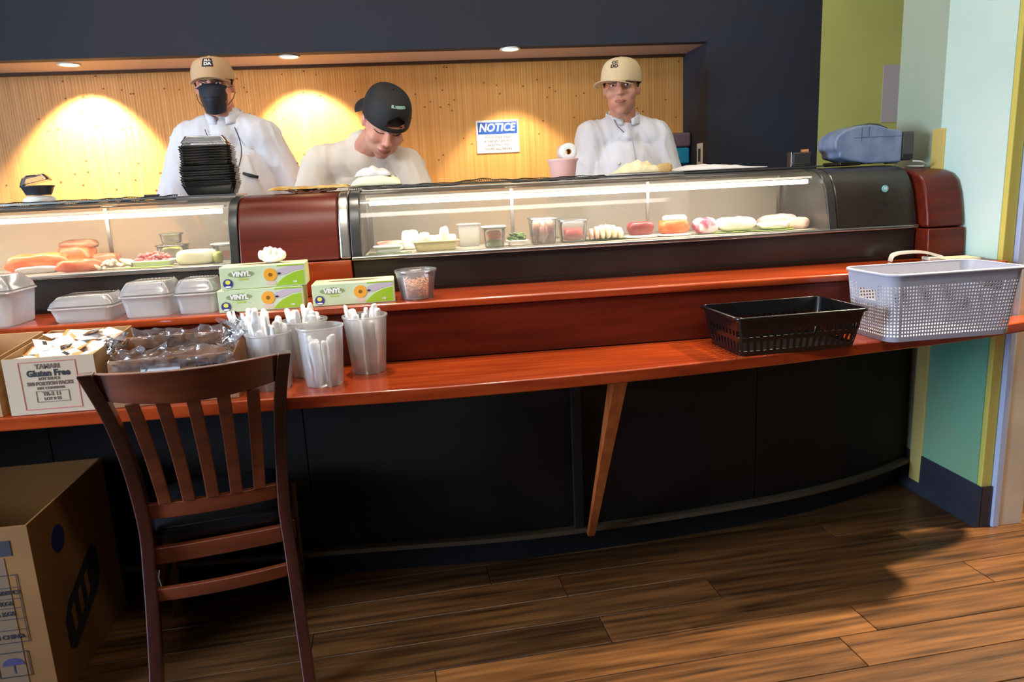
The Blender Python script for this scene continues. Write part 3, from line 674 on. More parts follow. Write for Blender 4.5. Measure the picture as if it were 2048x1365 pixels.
MB().tube([h+Vector((-0.028, -0.012, 0.010)), h+Vector((0, -0.016, 0.0)), h+Vector((0.030, -0.012, -0.008))], [0.005, 0.007, 0.006], 8).obj('pocket_clip', M_INK, t, True)

# chef in the black cap, bent over the work
t, H, fp, cp, bv, mid, B = chef('person in a backwards black cap and cream coat, bent over with eyes down', (-0.20, 3.14, 0),
    (-0.112, 2.87, 1.512), (R(38), R(10), R(16)), (-0.375, 3.04, 1.375), (-0.045, 3.00, 1.350), (-0.480, 2.99, 1.13), (0.045, 2.95, 1.13), (-0.27, 2.78, 1.02), (-0.09, 2.78, 1.02), (-0.20, 3.14, 0.97),
    M_COATC, M_SKIN2, 1.0, face='down', hs=1.02, col=False, sleeve=(0.3, 0.3), hL=(0.6, -1, -0.15), hR=(-0.6, -1, -0.15))
co, A = cap(t, H, M_CAPK, R(180+12), -0.15, 0.052, strap=True, tall=0.094)
logo(A, co, ('EL MESERO',), mat('mint_thread', (150, 190, 176), 0.7), 0.0125, R(180), 0.060)
cp('apron', M_COATC, lambda u, v: (-0.20-B.x+(u-0.5)*(0.26-0.05*v), 0.98+v*0.34), 0.006)

# chef on the right
t, H, fp, cp, bv, mid, B = chef('person in a beige cap and white double-breasted coat right of the notice sign', (0.87, 3.10, 0),
    (0.850, 3.04, 1.626), (R(2), R(0), R(-19)), (0.735, 3.10, 1.435), (1.005, 3.10, 1.430), (0.670, 3.07, 1.19), (1.085, 3.07, 1.19), (0.75, 2.87, 1.02), (1.02, 2.87, 1.02), (0.87, 3.12, 0.98),
    M_COATB, M_SKIN, 1.14, hs=0.95, mv=1.035, sleeve=(0.8, 0.8))
co, A = cap(t, H, M_CAPB, R(-24), -0.02, 0.058, tall=0.092)
logo(A, co, ('CC', 'DD'), M_INK, 0.0215, R(10), 0.040)
for k in range(4):
    for xx in (0.85, 0.935):
        hz = 1.33-0.075*k; h = bv.ray_cast(Vector((xx-B.x, -1, hz)), Vector((0, 1, 0)), 3)[0]
        if h is not None: MB().ellip(tuple(h+Vector((0, -0.003, 0))), (0.007, 0.003, 0.007), 10, 6).obj('button', M_WHITEP, t, True)
sp_ = []
for k in range(12):
    hz = 1.47-0.036*k; h = bv.ray_cast(Vector((0.915+0.020*k/11-B.x, -1, hz)), Vector((0, 1, 0)), 3)[0]
    if h is not None: sp_.append(h-Vector((0, 0.0008, 0)))
tube_obj('coat_seam', [tuple(p) for p in smooth_curve([tuple(p) for p in sp_], 3)], 0.0016, mat('coat_seam', (176, 176, 186), 0.8), t)
tube_obj('neck_cord', [tuple(mid+Vector(p)) for p in ((-0.055, -0.062, 0.075), (-0.045, -0.082, 0.045), (-0.022, -0.098, 0.018))], 0.0015, M_CORD, t)

# ------------------------------------------------------------------ generic containers
def tub(name, w, d, h, r, m, t, taper=0.86, rim=0.004, thick=0.0012, z0=0.0):
    mb = MB(); k = taper
    rings = [rrect(w*k*0.92, d*k*0.92, r*0.6, z0), rrect(w*k, d*k, r*0.8, z0+0.004)]
    rings += [rrect(w*(k+(1-k)*u), d*(k+(1-k)*u), r, z0+0.004+(h-0.004)*u) for u in (0.33, 0.66, 1.0)]
    rings += [rrect(w+2*rim, d+2*rim, r+rim, z0+h), rrect(w+2*rim, d+2*rim, r+rim, z0+h-0.003)]
    n = len(rings[0]); mb.loft(rings, cap=False); mb.f.append(tuple(range(n-1, -1, -1)))
    o = mb.obj(name, m, t, True); sol(o, thick, 1.0); return o
def lid_dome(name, w, d, h, r, m, t, z0, ribs=0):
    mb = MB(); rings = [rrect(w+0.006, d+0.006, r+0.003, z0), rrect(w, d, r, z0+0.002), rrect(w*0.97, d*0.96, r, z0+h*0.35), rrect(w*0.80, d*0.78, r*0.9, z0+h*0.92), rrect(w*0.76, d*0.74, r*0.8, z0+h)]
    n = len(rings[0]); mb.loft(rings, cap=False); mb.f.append(tuple(4*n+j for j in range(n)))
    o = mb.obj(name, m, t, True); sol(o, 0.001, 1.0)
    if ribs:
        rb = MB()
        for i in range(ribs):
            x = -w*0.34+w*0.68*i/(ribs-1)
            for s in (-1, 1): rb.tube([(x, s*d*0.36, z0+h*1.02), (x*1.03, s*d*0.42, z0+h*0.72)], 0.0013, 5)
        rb.obj('ribs', m, o, True)
    return o
# milky takeout containers on the ledge
M_LIDW = film('milky_lid', (250, 250, 252), haze=0.30, rough=0.15, spec=0.6)
def takeout(loc, w, d, h, lh, label, rz=0, n=1, grp='milky takeout containers on the ledge'):
    t = thing('takeout_container', label, 'container', loc, rz, grp)
    tub('container_tub', w, d, h, 0.02, M_TUB, t, 0.88); lid_dome('container_lid', w, d, lh, 0.02, M_LIDW, t, h+0.0035, 10)
    return t
takeout((-1.235, 2.205, LZ), 0.195, 0.160, 0.098, 0.040, 'tall milky plastic takeout container at the left end of the ledge')
takeout((-0.968, 2.215, LZ), 0.172, 0.150, 0.042, 0.026, 'low milky plastic takeout container with ribbed lid, second from the left on the ledge')
takeout((-0.795, 2.220, LZ), 0.138, 0.150, 0.062, 0.034, 'milky plastic takeout container with ribbed dome lid, third from the left on the ledge')
takeout((-0.662, 2.222, LZ), 0.112, 0.140, 0.060, 0.034, 'small milky plastic takeout container beside the stacked vinyl glove boxes')
# black trays stacked on the case, clear lids on top
TZ = 1.2765
def tray_mesh(w, d, h):
    mb = MB(); rings = [rrect(w*0.80, d*0.80, 0.012, 0), rrect(w*0.84, d*0.84, 0.014, 0.003), rrect(w*0.985, d*0.985, 0.016, h-0.002), rrect(w, d, 0.018, h), rrect(w, d, 0.018, h-0.002)]
    n = len(rings[0]); mb.loft(rings, cap=False); mb.f.append(tuple(range(n-1, -1, -1)))
    o = mb.obj('tmp', None, None, True); sol(o, 0.0010, 1.0); bake(o); me = o.data; bpy.data.objects.remove(o); return me
M_TRAYK = mat('black_tray', (16, 17, 18), 0.18); ms = tray_mesh(0.166, 0.125, 0.036); ms.materials.append(M_TRAYK)
zz = TZ
for k in range(16):
    sc = 1.07 if k < 8 else 1.0
    o = link('takeout_tray', ms, None, None, loc=(-0.705+0.0015*math.sin(k*2.1), 2.655+0.001*math.cos(k*3), zz), rot=(0, 0, R(5+random.uniform(-1.2, 1.2))))
    o.scale = (sc, sc, 1); tag(o, 'black plastic takeout tray nested in the tall stack on the left case', 'tray', 'nested black takeout trays on the left display case')
    zz += 0.0082
mc = tray_mesh(0.150, 0.112, 0.022); mc.materials.append(M_CLEAR)
mc.flip_normals()
for k, lb in enumerate(('lower of two clear plastic covers on the black tray stack', 'topmost clear plastic cover on the black tray stack')):
    o = link('clear_cover', mc, None, None, loc=(-0.705, 2.655, zz+0.040-0.0055+0.0085*k), rot=(R(180), 0, R(5))); o.location.z += 0.022
    tag(o, lb, 'cover')
    o.location.z = zz+0.030+0.0225+0.009*k
# small black tub with a clear lid on a white bowl, left end
t = thing('white_bowl', 'upturned white bowl at the left end of the display case top', 'bowl', (-1.265, 2.655, TZ))
MB().lathe([(0.046, 0), (0.050, 0.002), (0.046, 0.014), (0.034, 0.022), (0.002, 0.024)], 28).obj('bowl', M_WHITEP, t, True)
t = thing('black_tub', 'round black plastic tub with a bent clear lid on the white bowl', 'container', (-1.265, 2.655, TZ+0.0248))
MB().lathe([(0.002, 0), (0.036, 0), (0.038, 0.003), (0.048, 0.026), (0.051, 0.028), (0.051, 0.031), (0.046, 0.031)], 28).obj('tub', mat('tub_dark', (46, 48, 56), 0.4), t, True)
l = lid_dome('clear_lid', 0.085, 0.06, 0.022, 0.012, M_CLEAR, t, 0.0); l.location = (-0.002, 0, 0.040); l.rotation_euler = (0, R(-12), R(10))
mb = MB(); mb.tube([(-0.046, 0.0, 0.031), (-0.044, 0.0, 0.05), (-0.028, 0.0, 0.062), (0.0, 0.0, 0.064)], 0.004, 8); mb.obj('lid_hinge', mat('tub_dark', (46, 48, 56), 0.4), t, True)
# knife on top
t = thing('steel_knife', 'slim knife with a pale blade lying on the left case between bowl and trays', 'knife', (-0.885, 2.68, TZ+0.0))
bev(MB().box(-0.055, -0.005, -0.008, 0.008, 0, 0.010).obj('handle', M_INK, t), 0.003)
mb = MB(); mb.loft([[(-0.004, -0.010, 0.003), (-0.004, 0.010, 0.003), (-0.004, 0.010, 0.0055), (-0.004, -0.010, 0.0045)], [(0.062, -0.003, 0.003), (0.062, 0.010, 0.003), (0.062, 0.010, 0.005), (0.062, -0.003, 0.004)]]); mb.obj('blade', M_WHITEP, t)
# dark net runner along the case tops
def runner(name, label, pts, y, wdt, cat='net'):
    t = thing(name, label, cat, (pts[0][0], y, TZ)); cell = 0.0075; x = pts[0][0]; mb = MB(); L = pts[-1][0]-x; nx = int(L/cell); ny = max(2, int(wdt/cell))
    def zf(xx, v): return interp(pts, xx)-TZ + 0.0012*math.sin(xx*90)+ 0.001*math.sin(xx*37+v*5) - 0.011*(v/ny)**2
    for i in range(nx+1):
        xx = x+i*cell; mb.tube([(xx-x, -v*wdt/ny*1.0, zf(xx, v)-0.0006) for v in range(ny+1)], 0.0011, 4)
    for j in range(ny+1): mb.tube([(i*cell*2, -j*wdt/ny, zf(x+i*cell*2, j)) for i in range(nx//2+1)], 0.0011, 4)
    o = mb.obj('net_mesh', mat('net_black', (26, 24, 20), 0.6), t); o['kind'] = 'stuff'; return t
runner('net_runner', 'black plastic net strip lying along the top edge of the left display case', [(-1.60, TZ+0.002), (-0.80, TZ+0.003)], 2.600, 0.028)
runner('net_runner', 'black plastic net strip along the top edge of the middle display case', [(-0.24, TZ+0.002), (0.10, TZ+0.002), (0.22, TZ+0.010), (0.34, TZ+0.003), (0.66, TZ+0.003)], 2.600, 0.028)
# cloths on the case
def cloth_on_top(name, label, c, w, d, hfun, m, cat='cloth', rz=0, nu=40, nv=20, parts=None):
    t = thing(name, label, cat, c, rz)
    cloth_patch('cloth_fold', lambda u, v: ((u-0.5)*w*(1-0.10*abs(math.sin(v*5))), (v-0.5)*d, hfun(u, v)), nu, nv, m, t, 0.003); return t
M_GOLD = mat('gold_towel', (196, 138, 44), 0.85, col2=(226, 196, 126), scale=30, bump=0.5, bscale=120)
M_CREAM = mat('cream_towel', (238, 222, 178), 0.85, bump=0.3, bscale=100); M_WCL = mat('white_towel', (238, 232, 228), 0.85, bump=0.3, bscale=60)
nz = lambda u, v, s=6, a=1.0: noise.noise(Vector((u*s, v*s*0.6, a)))
cloth_on_top('gold_towel', 'crumpled golden brown towel lying on the wooden spacer box', (-0.37, 2.62, TZ-0.004), 0.27, 0.12, lambda u, v: 0.006+0.012*(0.5+nz(u, v, 7, 3.0))*math.sin(math.pi*min(1, max(0, v*1.1))), M_GOLD)
cloth_on_top('brown_rag', 'dark brown rag sagging over the front edge of the wooden spacer box', (-0.36, 2.560, TZ-0.006), 0.17, 0.05, lambda u, v: 0.004+0.008*nz(u, v, 9, 5.0)-0.012*(1-v)*math.sin(math.pi*u), mat('rag_brown', (80, 44, 28), 0.9, bump=0.3, bscale=90))
def pillow(name, m, t, w, d, h, z0=0.0, nu=20, nv=14, seedv=1.0, amp=0.15, ox=0, oy=0):
    mb = MB(); rings = []
    for j in range(nv+1):
        ph = -math.pi/2+math.pi*j/nv
        rings.append([(ox+w/2*max(0.03, math.cos(ph))**0.5*abs(math.cos(a))**0.6*(1 if math.cos(a) > 0 else -1)*(1+amp*noise.noise(Vector((math.cos(a)*2, math.sin(a)*2, seedv)))),
                       oy+d/2*max(0.03, math.cos(ph))**0.5*abs(math.sin(a))**0.6*(1 if math.sin(a) > 0 else -1),
                       z0+h/2+h/2*math.sin(ph)*(1+amp*noise.noise(Vector((math.cos(a)*3, math.sin(a)*3, seedv+4))))) for a in [2*math.pi*k/nu for k in range(nu)]])
    mb.loft(rings); return mb.obj(name, m, t, True)
t = thing('folded_cloth', 'puffy folded white and yellow cloth on the case in front of the black-capped person', 'cloth', (-0.148, 2.655, TZ+0.002))
cloth_patch('lower_fold', lambda u, v: ((u-0.5)*0.172, (v-0.5)*0.10, 0.002+0.046*max(0.0, math.sin(math.pi*min(1, max(0, u))))**0.55*max(0.0, math.sin(math.pi*min(1, v)))**0.35*(0.9+0.35*nz(u, v, 7, 2.0))), 36, 18, mat('cream_cloth', (250, 244, 206), 0.85), t, 0.003)
cloth_patch('upper_fold', lambda u, v: ((u-0.58)*0.120, (v-0.5)*0.08, 0.034+0.032*max(0.0, math.sin(math.pi*min(1, max(0, u))))**0.5*max(0.0, math.sin(math.pi*min(1, v)))**0.35*(0.9+0.35*nz(u, v, 5, 6.0))), 30, 16, M_WCL, t, 0.003)
cloth_on_top('cream_towel', 'crumpled cream towel on the display case in front of the right chef', (0.80, 2.64, TZ), 0.215, 0.14, lambda u, v: 0.004+0.045*max(0.0, math.sin(math.pi*u))**1.3*max(0.0, math.sin(math.pi*min(1, v)))**0.4*(0.85+0.5*nz(u, v, 8, 1.0)), M_CREAM)
pillow('towel_roll', mat('net_cream', (214, 176, 110), 0.85, bump=0.8, bscale=220), thing('rolled_net_towel', 'small rolled tan netted towel beside the cream towel', 'cloth', (0.875, 2.575, TZ+0.001)), 0.055, 0.03, 0.032)
cloth_on_top('white_towel', 'long flat white towel on the display case right of the cream towel', (1.085, 2.65, TZ), 0.36, 0.13, lambda u, v: 0.003+0.018*max(0, math.sin(math.pi*u**0.7))*max(0.0, math.sin(math.pi*min(1, v)))**0.4*(0.9+0.5*nz(u, v, 9, 2.0)), M_WCL)
# pink bucket and towel roll behind the case, next to the right chef
t = thing('stacked_shelf_box', 'steel box on the prep worktop carrying the pink bucket', 'box', (0.555, 2.835, 0.95))
bev(MB().box(-0.07, 0.07, -0.06, 0.06, 0, 0.30).obj('box_body', M_CHROME, t), 0.004)
t = thing('pink_bucket', 'small pale pink plastic bucket behind the case, left of the right chef', 'bucket', (0.555, 2.835, 1.2505))
o = MB().lathe([(0.002, 0), (0.040, 0), (0.042, 0.003), (0.053, 0.085), (0.058, 0.092), (0.060, 0.096), (0.058, 0.098)], 32).obj('bucket_wall', mat('pink_plastic', (244, 196, 190), 0.45), t, True); sol(o, 0.0015, 1)
t = thing('paper_towel_roll', 'white paper towel roll lying sideways in the pink bucket', 'paper roll', (0.572, 2.835, 1.374))
mb = MB(); n = 36
mb.loft([[(r_*math.cos(2*math.pi*k/n), y, r_*math.sin(2*math.pi*k/n)) for k in range(n)] for r_, y in ((0.011, -0.04), (0.031, -0.045), (0.032, -0.043), (0.032, 0.04), (0.011, 0.04), (0.011, -0.04))], cap=False)
mb.obj('paper', M_PAPER, t, True)
MB().lathe([(0.0108, -0.038), (0.0108, 0.038), (0.0098, 0.038), (0.0098, -0.038), (0.0108, -0.038)], 20).obj('cardboard_core', M_CARD, t, True, rot=(R(90), 0, 0))
# blue soap dispenser and outlet on the pier reveal
t = thing('soap_dispenser', 'wall soap dispenser with a bright blue bag beside the alcove', 'dispenser', (1.285, 3.60, 1.36))
bev(MB().box(-0.055, 0.055, -0.05, 0.05, 0.045, 0.115).obj('dispenser_hood', mat('smoke_plastic', (120, 104, 118), 0.3), t), 0.012, 3)
bev(MB().box(-0.048, 0.05, -0.045, 0.045, -0.035, 0.044).obj('soap_bag', mat('soap_blue', (40, 150, 206), 0.25), t), 0.010, 3)
bev(MB().box(-0.05, 0.055, -0.048, 0.048, -0.10, -0.036).obj('dispenser_body', mat('dark_navy_plastic', (24, 30, 44), 0.3), t), 0.006, 3)
t = thing('wall_outlet', 'white outlet plate on the navy pier beside the soap dispenser', 'outlet', (1.3435, 3.44, 1.36))
bev(MB().box(-0.004, 0.0, -0.035, 0.035, -0.055, 0.055).obj('cover_plate', M_WHITEP, t), 0.0015); MB().box(-0.0055, -0.0042, -0.014, 0.014, -0.03, 0.03).obj('socket', M_FRAME, t)
# small radio timer
t = thing('black_timer', 'small black box timer with orange top on the case left of the printer', 'timer', (1.43, 2.66, TZ), R(-14))
bev(MB().box(-0.036, 0.036, -0.03, 0.03, 0, 0.052).obj('timer_body', M_BLACKP, t), 0.006, 3)
bev(MB().box(-0.030, 0.030, -0.0325, -0.0305, 0.008, 0.044).obj('timer_face', M_FRAME, t), 0.001); bev(MB().box(-0.040, -0.037, -0.031, 0.031, 0.0, 0.054).obj('steel_bracket', M_CHROME, t), 0.001)
MB().box(0.005, 0.028, -0.01, 0.012, 0.0525, 0.062).obj('orange_button', mat('orange_plastic', (214, 140, 84), 0.4), t)
# receipt machine
t = thing('label_printer', 'grey-blue rounded printer, blue from daylight, on the right end of the bar top', 'printer', (1.664, 2.625, 1.2700), R(-7))
t.scale = (0.86, 1, 1.0)
pr = [(-0.150, 0.048), (-0.168, 0.062), (-0.170, 0.088), (-0.158, 0.110), (-0.125, 0.128), (-0.075, 0.140), (-0.02, 0.142), (0.02, 0.136), (0.055, 0.124), (0.115, 0.118), (0.115, 0.004), (-0.03, 0.004), (-0.10, 0.016), (-0.150, 0.030)]
def prx(name, pts, y0, y1, m):
    mb = MB(); mb.loft([[(x, y0, z) for x, z in pts], [(x, y1, z) for x, z in pts]]); return mb.obj(name, m, t)
M_PRN = mat('daylit_blue_plastic', (108, 124, 152), 0.5, col2=(132, 146, 172), scale=18, bump=0.1, bscale=60); M_PRD = mat('dark_grey_plastic', (70, 72, 70), 0.5)  # blue of the shell is a daylight tint put into the plastic colour
bev(prx('side_shell', [(x, z) for x, z in pr], -0.085, 0.075, M_PRN), 0.010, 4)
bev(prx('lid_shell', [(-0.06, 0.1415), (-0.02, 0.148), (0.02, 0.144), (0.06, 0.128), (0.05, 0.122), (0, 0.135)], -0.07, 0.06, M_PRD), 0.003)
bev(MB().box(0.1155, 0.168, -0.082, 0.074, 0.010, 0.112).obj('end_cover', M_PRD, t), 0.010, 4)
bev(MB().box(-0.145, -0.055, -0.083, 0.07, 0.0, 0.0145).obj('front_foot', M_BLACKP, t), 0.004); bev(MB().box(0.06, 0.10, -0.083, -0.05, 0.0, 0.0035).obj('rubber_foot', M_BLACKP, t), 0.001)
MB().box(0.122, 0.162, -0.0835, -0.0822, 0.014, 0.032).obj('cable_port', M_INK, t)
mb = MB(); mb.box(-0.060, -0.0588, -0.0862, -0.0853, 0.085, 0.132); mb.box(-0.03, -0.0288, -0.0862, -0.0853, 0.1, 0.134); mb.box(-0.09, 0.112, -0.0862, -0.0853, 0.0965, 0.0978); mb.obj('seam', M_PRD, t)
TZ0 = TZ; TZ = 1.2705
pts = smooth_curve([(1.775, 2.50, TZ+0.005), (1.80, 2.485, TZ+0.001), (1.825, 2.50, TZ-0.010), (1.85, 2.56, TZ-0.018), (1.83, 2.60, TZ-0.014), (1.80, 2.56, TZ-0.012), (1.84, 2.52, TZ-0.016), (1.853, 2.60, TZ-0.018)], 6)
o = MB().tube([tuple(p) for p in pts], 0.003, 8).obj('power_cable', mat('cable_cream', (206, 200, 186), 0.5), None, True); tag(o, 'cream coloured power cable coiled beside the label printer at the wall', 'cable'); TZ = TZ0
#=====PART3=====
# ------------------------------------------------------------------ chair in front of the bar
t = thing('dining_chair', 'dark brown slat-back wooden chair with black seat, its back towards the camera', 'chair', (-0.580, 1.828, 0), R(11.5))
def sq_rail(name, pts, wx, wy, m, parent, bevw=0.004, up=None):
    """square-section bar along pts; wx = width along X, wy = depth along Y"""
    rings = []
    for i, p in enumerate(pts):
        a = wx[i] if isinstance(wx, (list, tuple)) else wx; b = wy[i] if isinstance(wy, (list, tuple)) else wy
        rings.append([(p[0]-a/2, p[1]-b/2, p[2]), (p[0]+a/2, p[1]-b/2, p[2]), (p[0]+a/2, p[1]+b/2, p[2]), (p[0]-a/2, p[1]+b/2, p[2])])
    o = MB().loft(rings).obj(name, m, parent); return bev(o, bevw, 2)
yb = [(0.0, -0.155), (0.12, -0.10), (0.25, -0.052), (0.36, -0.018), (0.45, 0.0), (0.55, -0.004), (0.66, -0.030), (0.78, -0.078), (0.895, -0.140)]
xb = [(0.0, 0.180), (0.25, 0.172), (0.45, 0.166), (0.62, 0.174), (0.78, 0.190), (0.895, 0.210)]
for sx in (-1, 1):
    P_ = smooth_curve([(sx*interp(xb, z), y, z) for z, y in yb], 4)
    sq_rail('rear_post', [tuple(p) for p in P_], [0.031]*len(P_), [0.040+0.012*math.exp(-((p.z-0.45)/0.15)**2) for p in P_], M_CHAIR, t)
    sq_rail('front_leg', [(sx*0.185, 0.365, 0), (sx*0.183, 0.36, 0.2), (sx*0.182, 0.36, 0.385)], [0.028, 0.034, 0.038], [0.028, 0.034, 0.038], M_CHAIR, t)
    sq_rail('side_rail', [(sx*0.176, 0.34, 0.355), (sx*0.176, 0.34, 0.40)], 0.02, 0.001, M_CHAIR, t) if False else bev(MB().box(sx*0.178-0.010, sx*0.178+0.010, 0.022, 0.345, 0.345, 0.398).obj('side_rail', M_CHAIR, t), 0.003)
    bev(MB().box(sx*0.181-0.009, sx*0.181+0.009, -0.030, 0.345, 0.20, 0.232).obj('side_stretcher', M_CHAIR, t), 0.003)
def curved_rail(name, x0, x1, zc, hgt, yoff, bow, thick, m, tilt=0.0, arch=0.0, n=14):
    rings = []
    for i in range(n+1):
        u = 2*i/n-1; x = x0+(x1-x0)*i/n; y = yoff-bow*(1-u*u); a = arch*(1-u*u)
        h2 = hgt/2
        rings.append([(x, y-thick/2-tilt, zc+h2), (x, y-thick/2+tilt, zc-h2-a), (x, y+thick/2+tilt, zc-h2-a), (x, y+thick/2-tilt, zc+h2)])
    return bev(MB().loft(rings).obj(name, m, t), 0.003, 2)
curved_rail('crest_rail', -0.196, 0.196, 0.856, 0.070, -0.112, 0.056, 0.020, M_CHAIRX, 0.018, 0.014)
curved_rail('lower_rail', -0.165, 0.165, 0.500, 0.040, 0.0, 0.016, 0.020, M_CHAIRX)
curved_rail('seat_rail', -0.165, 0.165, 0.378, 0.044, 0.0, 0.006, 0.022, M_CHAIRX)
curved_rail('rear_stretcher', -0.168, 0.168, 0.292, 0.034, -0.040, 0.014, 0.018, M_CHAIRX)
bev(MB().box(-0.165, 0.165, 0.345, 0.367, 0.350, 0.398).obj('front_rail', M_CHAIR, t), 0.003)
for k in range(5):
    u = (k-2)/2.0; P_ = []
    for i in range(9):
        z = 0.52+(0.812-0.52)*i/8; f = i/8
        x = u*(0.112+0.018*f); y = interp(yb, z)-0.006-(0.016*(1-f)+0.050*f)*(1-(u*0.62)**2); P_.append((x, y, z))
    sq_rail('slat', P_, 0.030, 0.011, M_CHAIRX, t, 0.002)
mb = MB(); mb.loft([rrect(0.30, 0.30, 0.03, 0.400, c=(0, 0.178)), rrect(0.345, 0.335, 0.04, 0.404, c=(0, 0.178)), rrect(0.355, 0.345, 0.045, 0.425, c=(0, 0.178)), rrect(0.33, 0.32, 0.05, 0.442, c=(0, 0.178)), rrect(0.20, 0.19, 0.05, 0.450, c=(0, 0.178))])
mb.obj('seat_cushion', M_VINYLB, t, True)
mb = MB(); 
for sx in (-0.150, 0.172): mb2 = MB().tube([(sx, -0.018, 0.345), (sx-0.004, -0.020, 0.325), (sx-0.001, -0.019, 0.30)], 0.0016, 6).obj('loose_thread', M_PAPER, t)

# ------------------------------------------------------------------ big cardboard box on the floor, left
def carton(t, x0, x1, y0, y1, h, m, th=0.004, hb=None, parts=('front_side', 'rear_side', 'left_side', 'right_side')):
    hb = hb or h
    bev(MB().box(x0, x1, y0, y0+th, 0, h).obj(parts[0], m, t), 0.0012); bev(MB().box(x0, x1, y1-th, y1, 0, hb).obj(parts[1], m, t), 0.0012)
    for nm, xa in ((parts[2], x0), (parts[3], x1-th)):
        mb = MB(); mb.loft([[(xa, y0+th, 0), (xa, y0+th, h), (xa, y1-th, hb), (xa, y1-th, 0)], [(xa+th, y0+th, 0), (xa+th, y0+th, h), (xa+th, y1-th, hb), (xa+th, y1-th, 0)]])
        bev(mb.obj(nm, m, t), 0.0008)
    MB().box(x0+th, x1-th, y0+th, y1-th, 0, th).obj('bottom', m, t)
bx = thing('large_cardboard_box', 'big open cardboard shipping box on the floor at the left, partly under the counter', 'box', (-1.012, 1.78, 0.0), R(2))
carton(bx, -0.62, 0.0, 0.0, 0.47, 0.50, M_CARDB, 0.006)
mb = MB().box(-0.16, -0.045, -0.0012, -0.0004, 0.425, 0.465); mb.obj('print_block', M_INK, bx)
mb = MB().box(-0.30, -0.065, -0.0010, -0.0002, 0.0, 0.42); mb.obj('packing_tape', film('tape', (226, 190, 150), haze=0.45, rough=0.2, spec=0.5), bx)
mb = MB(); frame_rect(mb, -0.36, -0.045, 0.19, 0.375, -0.0016, 0.0018, 0.0003)
for z in (0.225, 0.255, 0.285, 0.31, 0.34): mb.box(-0.358, -0.047, -0.0019, -0.0013, z, z+0.0012)
o = mb.obj('print_table', M_INK, bx); o['kind'] = 'stuff'
for k, (s, z) in enumerate((('QUANTITY  500PCS', 0.327), ('G.W.  8.4 KGS', 0.298), ('N.W.  7.6 KGS', 0.270), ('MADE IN CHINA', 0.207))):
    text('box_lettering', s, 0.016, M_INK, bx, (-0.115, -0.0017, z), bold=0.0004)
for x0 in (-0.045-0.085, -0.045-0.185):
    mb = MB(); frame_rect(mb, x0, x0+0.075, 0.095, 0.165, -0.0016, 0.0022, 0.0003); o = mb.obj('handling_mark', M_INK, bx)
    mb = MB()
    if x0 > -0.15:
        mb.loft([[(x0+0.0375+0.026*math.cos(a), y, 0.128+0.020*math.sin(a)) for a in [math.pi*k/10 for k in range(11)]] for y in (-0.0019, -0.0013)]); mb.box(x0+0.036, x0+0.039, -0.0019, -0.0013, 0.105, 0.128)
    else:
        mb.loft([[(x0+0.02, y, 0.11), (x0+0.055, y, 0.12), (x0+0.05, y, 0.155), (x0+0.015, y, 0.145)] for y in (-0.0019, -0.0013)])
    mb.obj('umbrella_symbol' if x0 > -0.15 else 'box_symbol', mat('ink_violet', (60, 50, 90), 0.7), bx)
mb = MB(); disc(mb, (0.0008, 0.13, 0.40), 0.036, 'x', 24, 0.0006); mb.obj('round_sticker', mat('sticker_blue', (40, 44, 90), 0.5), bx)
mb = MB(); frm = [(0.09, 0.10), (0.12, 0.08), (0.30, 0.16), (0.33, 0.20), (0.33, 0.28), (0.30, 0.30), (0.12, 0.22), (0.09, 0.18)]
mb.loft([[(x, y, z) for y, z in frm] for x in (0.0002, 0.0010)]); mb.obj('print_emblem', M_INK, bx)
mb = MB()
for k in range(3): mb.loft([[(x, 0.13+0.05*k, 0.125+0.022*k), (x, 0.15+0.05*k, 0.134+0.022*k), (x, 0.15+0.05*k, 0.20+0.022*k), (x, 0.13+0.05*k, 0.19+0.022*k)] for x in (0.0012, 0.0018)])
o = mb.obj('emblem_bars', M_CARDB, bx); o['kind'] = 'stuff'

# ------------------------------------------------------------------ small boxes on the counter
gf = thing('sauce_packet_box', 'open tan cardboard box printed Gluten Free, full of sauce packets, on the counter', 'box', (-1.031, 1.842, CZ+0.0006), R(0))
carton(gf, 0.0, 0.212, 0.0, 0.255, 0.142, M_CARD, 0.003, 0.166)
MB().box(0.0008, 0.2112, -0.0009, -0.0002, 0.001, 0.1412).obj('printed_face', M_CARDW, gf)
mb = MB(); frame_rect(mb, 0.036, 0.168, 0.012, 0.132, -0.0014, 0.0016); mb.obj('red_border', M_INKR, gf)
cx_ = 0.102
text('box_lettering', 'TAMARI', 0.016, M_INKBR, gf, (cx_, -0.0014, 0.119), bold=0.0006); text('box_lettering', 'Gluten Free', 0.0215, M_INK, gf, (cx_, -0.0014, 0.102), bold=0.0009, sx=0.95)
text('box_lettering', 'SOY SAUCE', 0.0095, M_INKBR, gf, (cx_, -0.0014, 0.0885), bold=0.0003); text('box_lettering', '500 PORTION PACKS', 0.0122, M_INKBR, gf, (cx_, -0.0014, 0.0765), bold=0.0005, sx=0.92)
text('box_lettering', 'NET CONTENTS', 0.0085, M_INKBR, gf, (cx_, -0.0014, 0.0650), bold=0.0003)
mb = MB(); frame_rect(mb, 0.066, 0.142, 0.030, 0.058, -0.0014, 0.0011); mb.obj('stamp_frame', M_INKBR, gf)
text('box_lettering', 'TR-2 11', 0.013, M_INKBR, gf, (cx_, -0.0014, 0.050), bold=0.0004); text('box_lettering', 'LOT 8 25', 0.010, M_INKBR, gf, (cx_, -0.0014, 0.038), bold=0.0003)
g2 = thing('plain_cardboard_box', 'open cardboard box at the left edge beside the Gluten Free box', 'box', (-1.262, 1.842, CZ+0.0006))
carton(g2, 0.0, 0.212, 0.0, 0.255, 0.142, M_CARD, 0.003, 0.166)
